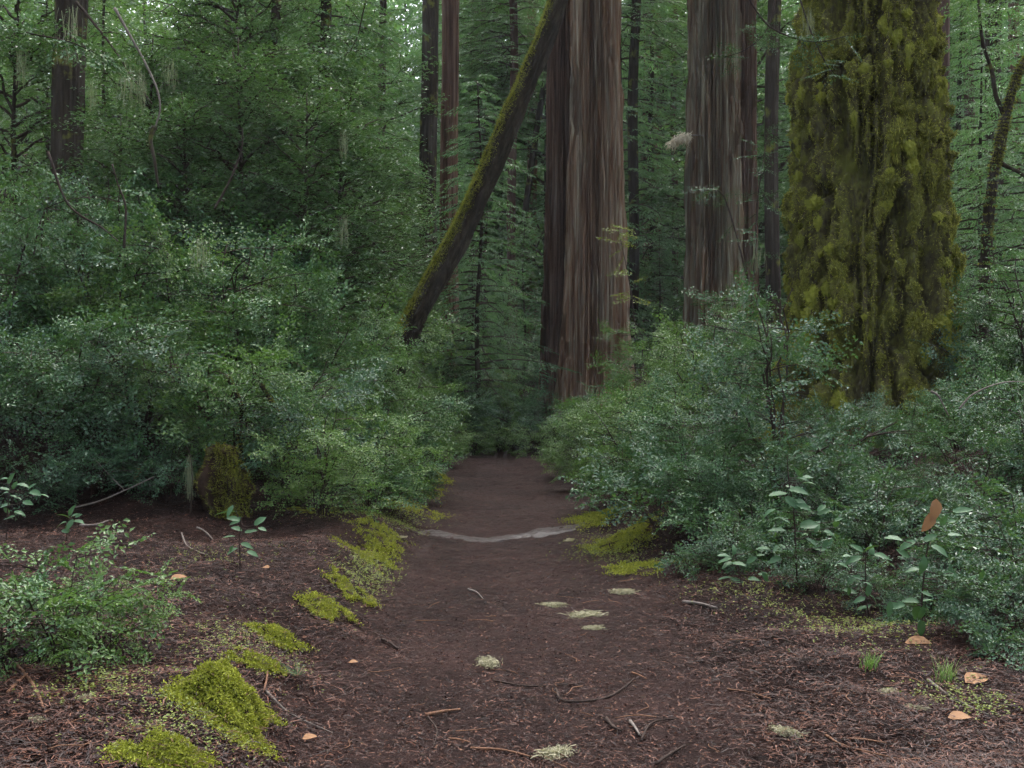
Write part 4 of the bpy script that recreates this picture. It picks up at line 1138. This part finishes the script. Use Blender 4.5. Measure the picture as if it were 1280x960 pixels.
sapling((997, 738), [(995, 690), (992, 640), (986, 600), (984, 570)],
        [(998, 593, 18, 120), (1010, 596, 15, 10), (1012, 604, 16, 0), (998, 612, 22, 5), (972, 619, 22, 190), (991, 629, 22, -40), (1005, 633, 18, -10), (1012, 656, 24, 10), (1039, 666, 18, -10), (1045, 652, 15, 85), (971, 663, 20, 180), (1026, 685, 18, 0), (974, 685, 18, 190), (960, 640, 18, 200), (1030, 640, 16, 20), (980, 650, 18, 150), (1016, 678, 18, -30), (968, 700, 16, 200)],
        "tall thin broad-leaved sapling below the dark tall huckleberry", 424)
sapling((190, 622), [(186, 606), (182, 590), (181, 568)],
        [(181, 563, 15, 100), (173, 575, 15, 165), (188, 575, 15, 15), (181, 582, 13, 60), (191, 596, 13, 20), (182, 612, 17, 175), (196, 604, 13, -15)],
        "upright leafy sprig growing from the dry forked branch", 425, dead=[(172, 592, 13, 240)], r=.005)
sapling((300, 712), [(300, 695), (299, 672), (302, 655)],
        [(282, 641, 24, 185), (292, 648, 15, 160), (325, 651, 16, 40), (309, 681, 15, -10), (286, 672, 15, 190), (314, 664, 15, 10), (290, 688, 14, 200), (316, 692, 14, -20), (296, 660, 14, 150), (328, 662, 12, -20)],
        "lone leafy seedling on the litter of the left bank", 426, r=.005)
sapling((82, 676), [(84, 664), (86, 652), (88, 640)],
        [(90, 638, 15, 60), (80, 644, 15, 150), (98, 652, 16, 0), (76, 654, 14, 190), (88, 656, 14, 250), (94, 644, 12, 20)],
        "small pale-leaved seedling behind the left foreground shrub", 427, r=.004)
sapling((8, 680), [(8, 660), (10, 630), (14, 600)],
        [(14, 598, 16, 60), (28, 606, 16, 0), (44, 616, 16, -10), (54, 618, 12, 10), (4, 612, 15, 170), (20, 622, 15, -20), (34, 628, 15, 0), (6, 632, 15, 190), (24, 640, 14, 0), (12, 648, 14, 200), (40, 608, 12, 40)],
        "pale-leaved sprig at the left frame edge under the dark hollow", 428, r=.005)
for i, (px, py, ln, a, lab) in enumerate([
    (1207, 857, 32, 20, "tan dead leaf lying at right below the grass tuft"), (1131, 806, 28, -30, "curled brown dead leaf beside the sapling's foot"),
    (328, 712, 12, -40, "small orange dead leaf beside the lone seedling"), (1185, 902, 24, -10, "reddish dead leaf among needles at lower right"),
    (213, 727, 18, 30, "reddish leaf scrap on the left bank litter"), (436, 831, 10, 0, "tiny pink dead leaf at the left path edge"), (378, 928, 16, 20, "pale curled leaf near the bottom left of the path")]):
    p = gnd(px, py); L = ln / FPX * p.y * 1.15
    m = Matrix.Translation(p + Vector((0, 0, .012))) @ Matrix.Rotation(math.radians(a), 4, 'Z') @ Matrix.Rotation(.25, 4, 'X') @ Matrix.Rotation(-.2, 4, 'Y') @ Matrix.Diagonal((L, L * 1.2, L, 1))
    o = new_obj("dead_leaf", DEAD[i % 2]); o.matrix_world = m; tag(o, lab, "leaf", "fallen dead leaves")

# ------------------------------------------------------------------ moss cushions on the banks
def moss_patch(px, py, wpx, dpx, hh, label, mat, seed, blade=.016, cnt=5000, name="moss_cushion", thin=False):
    p = gnd(px, py); a = wpx / FPX * p.y / 2; b = dpx
    rng = np.random.default_rng(seed)
    nu, nv = 40, 14
    th = np.arange(nu) * 2 * math.pi / nu; q = np.linspace(1, 0.02, nv)
    T, Q = np.meshgrid(th, q)
    out = 1 + .42 * fbm(np.cos(T) * 1.6, np.sin(T) * 1.6, seed * .7, 3, seed, .65)
    X = p.x + a * Q * out * np.cos(T); Y = p.y + b * Q * out * np.sin(T)
    hh = hh * (.35 if thin else 1)
    dome = hh * (1 - Q ** 2.6) ** .75 * (1 + .45 * sstep(0, .4, Q) * fbm(X * 11, Y * 11, 0, 3, seed + 1))
    Zt = height(X, Y) + dome - .03 * (Q > .99) - .004
    V = np.stack([X, Y, Zt], -1) - np.array(p)
    t = thing(name, label, "moss", p)
    new_obj("moss_bed", MB().add(V.reshape(-1, 3), grid_faces(nu, nv, True)).mesh("moss_bed", M["moss_bed"], True), t)
    gu = np.gradient(V, axis=1); gv = np.gradient(V, axis=0)
    Nn = norm(np.cross(gu, gv)); Nn = np.where(Nn[..., 2:] < 0, -Nn, Nn).reshape(-1, 3)
    f = grid_faces(nu, nv, True); pk = rng.integers(0, len(f), cnt * 3)
    ar = np.linalg.norm(np.cross(V.reshape(-1, 3)[f[:, 1]] - V.reshape(-1, 3)[f[:, 0]], V.reshape(-1, 3)[f[:, 3]] - V.reshape(-1, 3)[f[:, 0]]), axis=1)
    pk = rng.choice(len(f), cnt, p=ar / ar.sum())
    w4 = rng.dirichlet(np.ones(4), cnt)
    P = (V.reshape(-1, 3)[f[pk]] * w4[..., None]).sum(1); N4 = Nn[f[pk][:, 0]]
    edge_ = ((P[:, 0] / a) ** 2 + (P[:, 1] / b) ** 2)
    keep = fbm(P[:, 0] * 13, P[:, 1] * 13, P[:, 2] * 13, 3, seed + 2) > (.02 if thin else -1.2 if hh > .1 else -.45) + .55 * np.clip(edge_, 0, 1.5) + .4 * rng.uniform(-1, 1, cnt)
    P, N4 = P[keep], N4[keep]
    # strays around the rim
    ns = cnt // 3; ta = rng.uniform(0, 6.28, ns); qa = 1 + np.abs(rng.normal(0, .28, ns)); oa = 1 + .42 * fbm(np.cos(ta) * 1.6, np.sin(ta) * 1.6, seed * .7, 3, seed, .65)
    sx = p.x + a * qa * oa * np.cos(ta); sy = p.y + b * qa * oa * np.sin(ta)
    ks = noise3(sx * 9, sy * 9, 0, seed + 4) > -.1
    S = np.stack([sx, sy, height(sx, sy) + .008], -1)[ks] - np.array(p)
    P = np.vstack([P, S]); N4 = np.vstack([N4, np.tile([0, 0, 1.0], (len(S), 1))])
    mb = MB(); n = len(P); hf = n // 2
    blades(mb, P[:hf], N4[:hf] + rng.normal(0, .7, (hf, 3)), rng.uniform(.5, 1.5, hf) * blade, rng.uniform(.25, .5, hf) * blade)
    m2 = n - hf
    leaves(mb, P[hf:] + N4[hf:] * blade * rng.uniform(.2, .9, m2)[:, None], rng.normal(0, 1, (m2, 3)) + N4[hf:] * .4, N4[hf:] + rng.normal(0, .5, (m2, 3)), rng.uniform(.5, 1.1, m2) * blade, rng.uniform(.3, .5, m2) * blade)
    nn = 40 + cnt // 60; kk = rng.integers(0, len(P), nn); za = rng.uniform(0, 6.28, nn); lb = MB()
    strips(lb, P[kk] + np.array([0, 0, blade * .7]), np.stack([np.cos(za), np.sin(za), rng.normal(0, .2, nn)], -1), np.tile([0, 0, 1.0], (nn, 1)), rng.uniform(.02, .06, nn), .003, rng.normal(0, .15, nn))
    o = new_obj("caught_needles", lb.mesh("caught_needles", M['litter']), t); o["kind"] = "stuff"
    o = new_obj("moss_tufts", mb.mesh("moss_tufts", M[mat]), t); o["kind"] = "stuff"
for i, (px, py, w, dp, hh, lab, cnt) in enumerate([
    (283, 885, 92, .17, .13, "bright green dome of moss on the left bank at bottom left", 9000),
    (205, 948, 80, .10, .05, "flatter moss cushion left below the bright green dome", 7000),
    (348, 800, 44, .09, .04, "small moss cushion behind the bright dome beside the rusty root", 2500),
    (410, 765, 46, .12, .05, "moss cushion midway along the left path edge", 3000),
    (438, 738, 38, .13, .05, "moss cushion on the left path edge above the midway one", 2500),
    (458, 700, 52, .22, .06, "moss cushion on the left path edge level with the wet root", 3500),
    (478, 668, 44, .30, .06, "moss cushion on the left bank just behind the wet root", 3000),
    (505, 632, 60, .55, .05, "long moss strip on the left bank beyond the wet root", 4500),
    (541, 592, 32, .55, .08, "yellow moss patch at the far left path edge", 3000),
    (752, 650, 60, .5, .05, "yellow moss patch at the right path edge opposite the wet root", 4500),
    (785, 676, 70, .35, .06, "mossy lump right of the wet root under the shrub", 4500),
    (800, 712, 70, .20, .03, "thin moss patch at the right path edge below the shrub", 3000),
    (908, 640, 34, .15, .22, "small upright mossy stub under the dark huckleberry", 3500),
    (468, 684, 36, .3, .03, "thin yellow moss patch on the left bank at the wet root's end", 2200),
    (525, 612, 40, .7, .04, "thin moss patch on the bank before the far yellow patch", 2200),
    (320, 830, 46, .10, .03, "thin moss patch spilling off the bright dome toward the path", 2200),
    (1105, 470, 62, .2, .25, "bright moss cushion on the mossy giant's foot", 3500),
    (388, 640, 34, .2, .04, "moss patch below the low bright shrub on the left", 1800)]):
    if py < 500: continue
    moss_patch(px, py, w, dp, hh, lab, 'moss_lime' if 'upright' not in lab else 'moss', 500 + i * 5, .014 + .0008 * gnd(px, py).y, cnt * 2, thin=hh <= .07 and px < 530 and py < 800)

# ------------------------------------------------------------------ wet root across the path
rk = np.array([list(gnd(a, b)) for a, b in [(498, 661), (530, 667), (570, 672), (610, 675), (650, 671), (690, 664), (722, 658), (748, 650)]])
pts = catmull(rk, 14); m = len(pts); nc = 15
u = np.linspace(-1, 1, nc)[None]; v = np.linspace(0, 1, m)[:, None]
wd = (.09 + .07 * noise3(v * 9, 0, 0, 601) + .05 * np.sin(v * 3.14)) * np.ones_like(u)
X = pts[:, 0][:, None] + .02 * noise3(v * 30, u * 3, 0, 602); Y = pts[:, 1][:, None] + u * wd
rise = (.019 + .010 * fbm(X * 3.2, Y * 5, 0, 2, 603)) * (1 - np.abs(u) ** 2.4) ** .7 + .006 * fbm(X * 22, Y * 22, 0, 2, 604)
Zr = height(X, Y) + rise * (1 - np.abs(2 * v - 1) ** 8) - .03 * (np.abs(u) > .98) - .006
V = np.stack([X + 0 * u, Y, Zr], -1)
o = new_obj("exposed_root", MB().add((V - rk[0]).reshape(-1, 3), grid_faces(nc, m)).mesh("exposed_root", M['wet_wood'], True), None, tuple(rk[0])); tag(o, "wet pale worn root lying across the path", "root")
rng = np.random.default_rng(606); nn = 260; fi = rng.integers(0, m * nc, nn); za = rng.uniform(0, 6.28, nn); lb = MB()
strips(lb, (V - rk[0]).reshape(-1, 3)[fi] + np.array([0, 0, .006]), np.stack([np.cos(za), np.sin(za), 0 * za], -1), np.tile([0, 0, 1.0], (nn, 1)), rng.uniform(.02, .07, nn), .005, rng.normal(0, .15, nn))
c_ = new_obj("caught_needles", lb.mesh("caught_needles", M['litter']), o); c_["kind"] = "stuff"

# ------------------------------------------------------------------ sticks
def stick(pts, thick, mat, label, seed=0, name="stick", group="sticks fallen on the ground"):
    P = np.array([list(gnd(a, b)) for a, b in pts]); r = thick / FPX * P[:, 1].mean() / 2
    P[:, 2] += r * .7 + .004
    if len(P) == 2: P = np.array([P[0], P.mean(0) + np.array([0, 0, .004]), P[1]])
    me, *_ = bark_tube(name, P - P[0], r, r * .55, 6, 5, .18, seed, M[mat], 2, 12)
    o = new_obj(name, me, None, tuple(P[0])); tag(o, label, "stick", group)
for i, (pts, th, mat, lab) in enumerate([
    ([(585, 738), (596, 742), (604, 751)], 3, 'pale_wood', "short pale bent stick in the upper middle of the path"),
    ([(532, 897), (575, 890)], 5, 'rust_twig', "stubby orange-brown stick lying left of the path's middle"),
    ([(588, 938), (630, 941), (668, 950)], 4, 'rust_twig', "long brown stick ending at the largest lichen tuft"),
    ([(695, 864), (705, 879), (753, 876), (780, 862), (793, 850)], 4, 'twig', "long curved dark stick in the right middle of the path"),
    ([(790, 843), (808, 851)], 3, 'rust_twig', "short brown stick at the upper end of the curved dark stick"),
    ([(801, 929), (815, 906), (850, 900)], 4, 'twig', "hooked dark stick at lower right of the path"),
    ([(820, 958), (857, 934)], 5, 'twig', "slanting stick at the path's bottom right"),
    ([(535, 898), (546, 915), (541, 938)], 3, 'twig', "thin wavy twig running down from the stubby orange stick"),
    ([(561, 926), (588, 931)], 3, 'rust_twig', "short orange stick left of the long brown stick"),
    ([(758, 901), (766, 912), (777, 917)], 6, 'twig', "thick dark chunk of wood left of the hooked dark stick"),
    ([(788, 905), (800, 922)], 5, 'pale_wood', "short pale splinter beside the hooked dark stick"),
    ([(619, 853), (660, 860), (719, 857)], 3, 'twig', "long dark root-like twig crossing the path's middle"),
    ([(478, 802), (487, 806), (497, 814)], 5, 'twig', "stubby brown stick at the left side of the path"),
    ([(957, 795), (978, 801), (1001, 810)], 4, 'twig', "dark stick on the litter below the saplings"),
    ([(1160, 852), (1194, 877), (1239, 898)], 4, 'pale_wood', "long pale forked stick at lower right"),
    ([(1194, 877), (1180, 896)], 3, 'twig', "short side prong of the long pale forked stick"),
    ([(909, 864), (935, 867), (964, 876)], 3, 'rust_twig', "long orange twig at the right side of the path"),
    ([(1032, 922), (1060, 936), (1149, 958)], 4, 'rust_twig', "longest orange stick at the bottom right"),
    ([(1063, 927), (1108, 932)], 4, 'rust_twig', "straight orange twig above the longest orange stick"),
    ([(1139, 936), (1150, 944), (1160, 958)], 5, 'twig', "dark stick right of the longest orange stick's end"),
    ([(869, 826), (893, 834), (900, 850)], 3, 'twig', "thin bent twig at the right path edge"),
    ([(854, 755), (875, 757), (897, 763)], 5, 'pale_wood', "grey stick at the right path edge below the low sprigs"),
    ([(333, 867), (357, 891), (385, 906), (416, 919)], 4, 'pale_wood', "long curved grey stick right of the bright moss dome"),
    ([(299, 812), (325, 822), (334, 842), (330, 867)], 5, 'rust_twig', "rusty curved root behind the bright moss dome"),
    ([(100, 659), (120, 658), (137, 652)], 4, 'pale_wood', "pale stick behind the left foreground shrub"),
    ([(227, 668), (234, 684), (256, 695)], 3, 'pale_wood', "thin curved twig on the left bank below the lichen strand"),
    ([(246, 661), (257, 667), (266, 676)], 3, 'pale_wood', "pale straight twig left of the lone seedling"),
    ([(163, 914), (178, 917), (193, 921)], 6, 'rust_twig', "reddish stub of wood left of the flatter moss cushion"),
    ([(20, 833), (40, 858), (55, 890)], 6, 'rust_twig', "rusty branch under the left foreground shrub"),
    ([(10, 870), (34, 846)], 5, 'rust_twig', "rusty stub at the left frame edge under the foreground shrub"),
    ([(1225, 880), (1252, 886), (1278, 884)], 5, 'twig', "dark stick at the right frame edge near the bottom")]):
    stick(pts, th, mat, lab, 620 + i)

# ------------------------------------------------------------------ grass tufts and the green conifer sprig
def grass(px, py, n, h, label, seed):
    p = gnd(px, py); rng = np.random.default_rng(seed); mb = MB()
    for i in range(n):
        a = rng.uniform(0, 6.28); l = h * rng.uniform(.5, 1.1); out = rng.uniform(.15, .7)
        b = np.array([rng.normal(0, .02), rng.normal(0, .02), -.01])
        e = b + np.array([math.cos(a) * out * l, math.sin(a) * out * l, l * (1 - .4 * out)]); m = b + np.array([math.cos(a) * out * l * .3, math.sin(a) * out * l * .3, l * .65])
        pts = bez(b, m, e, 5); s = np.array([-math.sin(a), math.cos(a), 0]) * .0022 * np.linspace(1, .2, 5)[:, None]
        j = np.arange(4); mb.add(np.concatenate([pts - s, pts + s]), np.stack([j, j + 1, j + 6, j + 5], -1))
    o = new_obj("grass_tuft", mb.mesh("grass_tuft", M['grass']), None, p); tag(o, label, "grass", "grass tufts right of the path")
grass(1088, 838, 46, .13, "fine green grass tuft below the small broad-leaved sapling", 701)
grass(1182, 852, 40, .15, "fine green grass tuft near the tan dead leaf", 702)
p = gnd(372, 852)
fs = thing("conifer_sprig", "fresh green conifer sprig lying right of the bright moss dome", "sprig", p, 2.3)
rng = np.random.default_rng(710); fo, br = MB(), MB()
for a, L in [(0, .17), (.55, .12), (-.5, .12), (.95, .08), (-.95, .08)]:
    n = int(L / .004); u = (np.arange(n) + .5) / n
    P = np.stack([np.cos(a) * L * u, np.sin(a) * L * u, .03 + .03 * u], -1); sg = np.where(np.arange(n) % 2, 1, -1) * 1.0 + a
    leaves(fo, P, np.stack([np.cos(sg), np.sin(sg), .1 + 0 * sg], -1), np.stack([0 * u, 0 * u, 1 + 0 * u], -1) + rng.normal(0, .2, (n, 3)), .02 * (1.1 - .5 * u), .0045)
    tube(br, [[0, 0, .028], [math.cos(a) * L, math.sin(a) * L, .058]], [.002, .001], 4)
new_obj("needles", fo.mesh("needles", M['sapling']), fs); new_obj("stem", br.mesh("stem", M['rust_twig']), fs)

# ------------------------------------------------------------------ litter: needles, chips, ground cover (uncountable)
def scatter(n, ymin, ymax, pw, seed, margin=.35):
    rng = np.random.default_rng(seed)
    u = rng.uniform(0, 1, n); k = 1 - pw
    y = (ymin ** k + u * (ymax ** k - ymin ** k)) ** (1 / k)
    hw = y * 640 / FPX + margin
    x = rng.uniform(-1, 1, n) * hw
    return x, y, rng
def settle(x, y, up):
    return np.stack([x, y, height(x, y) + up], -1)
mb = MB()
x, y, rng = scatter(112000, 3.4, 14, 1.35, 801)
d = np.abs(x - path_x(y)) - path_half(y)
drift = fbm(x * 1.7, y * 1.7, 0, 2, 805)
keep = (rng.uniform(size=len(x)) < np.where(d > .0, .95, np.where(d > -.35, .55, .30 + .3 * (drift > .1)))) & ~((d > 3.4) & (y > 12))
x, y, d = x[keep], y[keep], d[keep]; n = len(x)
az = rng.uniform(0, 6.28, n)
ln = np.where(d > -.2, rng.uniform(.015, .065, n), rng.uniform(.01, .04, n))
strips(mb, settle(x, y, rng.uniform(.004, .022, n) * np.where(d > -.2, 1, .45)), np.stack([np.cos(az), np.sin(az), rng.normal(0, .16, n)], -1), np.stack([0 * x, 0 * x, 1 + 0 * x], -1) + rng.normal(0, .25, (n, 3)), ln, rng.uniform(.0018, .0048, n), rng.normal(0, .14, n))
o = new_obj("needle_litter", mb.mesh("needle_litter", M['litter'])); tag(o, "rust and dark brown needles strewn over the forest floor", "needles", kind="stuff")
mb = MB()
x, y, rng = scatter(92000, 3.4, 20, 1.15, 811)
d = np.abs(x - path_x(y)) - path_half(y)
keep = ~((d > 3.4) & (y > 12)); x, y, d = x[keep], y[keep], d[keep]; n = len(x)
az = rng.uniform(0, 6.28, n); L = rng.uniform(.005, .022, n) * np.where(d > 0, 1.25, .85)
leaves(mb, settle(x, y, rng.uniform(.001, .008, n)), np.stack([np.cos(az), np.sin(az), rng.normal(0, .25, n)], -1), np.stack([0 * x, 0 * x, 1 + 0 * x], -1) + rng.normal(0, .45, (n, 3)), L, L * rng.uniform(.3, .8, n))
o = new_obj("bark_chips", mb.mesh("bark_chips", M['litter'])); tag(o, "small dark bark crumbs and chips covering path and banks", "chips", kind="stuff")
mb = MB()
for px, py, sx, sy, n, s in [(1085, 788, 70, 22, 420, .013), (990, 765, 60, 14, 200, .013), (920, 735, 50, 10, 150, .013), (1190, 870, 40, 14, 130, .012), (1230, 890, 30, 10, 80, .012), (770, 690, 40, 16, 700, .014),
                            (460, 720, 22, 24, 600, .013), (500, 650, 24, 14, 700, .014), (300, 800, 60, 30, 350, .011), (260, 700, 60, 20, 150, .011), (120, 860, 50, 20, 220, .011), (230, 900, 60, 40, 400, .011), (420, 640, 40, 12, 500, .016)]:
    rng = np.random.default_rng(int(px * 7 + py)); c = gnd(px, py)
    ax = sx / FPX * c.y; ay = sy / FPX * c.y * c.y / 1.3
    x = c.x + rng.normal(0, ax * .7, n); y = np.clip(c.y + rng.normal(0, ay * .6, n), 3.3, 30)
    for k in range(3):
        az = rng.uniform(0, 6.28, n)
        leaves(mb, settle(x, y, rng.uniform(.012, .035, n)), np.stack([np.cos(az), np.sin(az), rng.normal(.1, .2, n)], -1), np.stack([0 * x, 0 * x, 1 + 0 * x], -1) + rng.normal(0, .3, (n, 3)), s * rng.uniform(.7, 1.3, n), s * .8)
o = new_obj("ground_cover", mb.mesh("ground_cover", M['clover'])); tag(o, "yellow-green creeping ground cover on the path edges", "ground cover", kind="stuff")
# countable twigs on litter and path
tw = []
for i in range(7):
    rng = np.random.default_rng(830 + i)
    k = np.cumsum(np.vstack([[0, 0, 0], np.stack([np.full(3, .05), rng.normal(0, .018, 3), rng.normal(0, .003, 3)], -1)]), 0)
    tw.append([bark_tube("twig", k, .0028, .0014, 5, 3, .15, i, M[m_], 2, 20)[0] for m_ in ('rust_twig', 'twig')])
x, y, rng = scatter(520, 3.6, 8.5, 1.05, 840, .1)
cnt = 0
for a, b in zip(x, y):
    dd = a - float(path_x(b)); off = abs(dd) - 1.0
    if cnt >= 240 or (off < 0 and rng.uniform() > .75) or off > 2.2: continue
    r_ = rng.uniform() < .55
    o = new_obj("twig", tw[cnt % 7][0 if r_ else 1], None, (a, b, float(height(a, b)) + .012), (rng.normal(0, .1), rng.normal(0, .06), rng.uniform(0, 6.28)), rng.uniform(.4, 1.3))
    side = "lying on the trodden path" if off < 0 else "lying in the needle litter right of the path" if dd > 0 else "lying in the needle litter left of the path"
    tag(o, ("rust-coloured" if r_ else "dark brown") + " little twig " + side, "twig", "little twigs " + side)
    cnt += 1


# ------------------------------------------------------------------ damp forest air
hz = MB()
x0, x1, y0, y1, z0, z1 = -160, 160, -70, 150, -3, 75
hz.add([(x, y, z) for z in (z0, z1) for y in (y0, y1) for x in (x0, x1)], [(0, 2, 3, 1), (4, 5, 7, 6), (0, 1, 5, 4), (2, 6, 7, 3), (0, 4, 6, 2), (1, 3, 7, 5)])
hm = bpy.data.materials.new("haze"); hm.use_nodes = True
ht = hm.node_tree; ht.nodes.clear()
vo = ht.nodes.new("ShaderNodeVolumePrincipled"); mo = ht.nodes.new("ShaderNodeOutputMaterial")
vo.inputs["Color"].default_value = (0.85, 0.93, 1.0, 1); vo.inputs["Density"].default_value = 0.0004
vo.inputs["Anisotropy"].default_value = 0.0
ht.links.new(vo.outputs[0], mo.inputs["Volume"])
ho = new_obj("haze", hz.mesh("haze", hm)); ho["kind"] = "stuff"; ho["label"] = "thin bluish damp air between the trees"
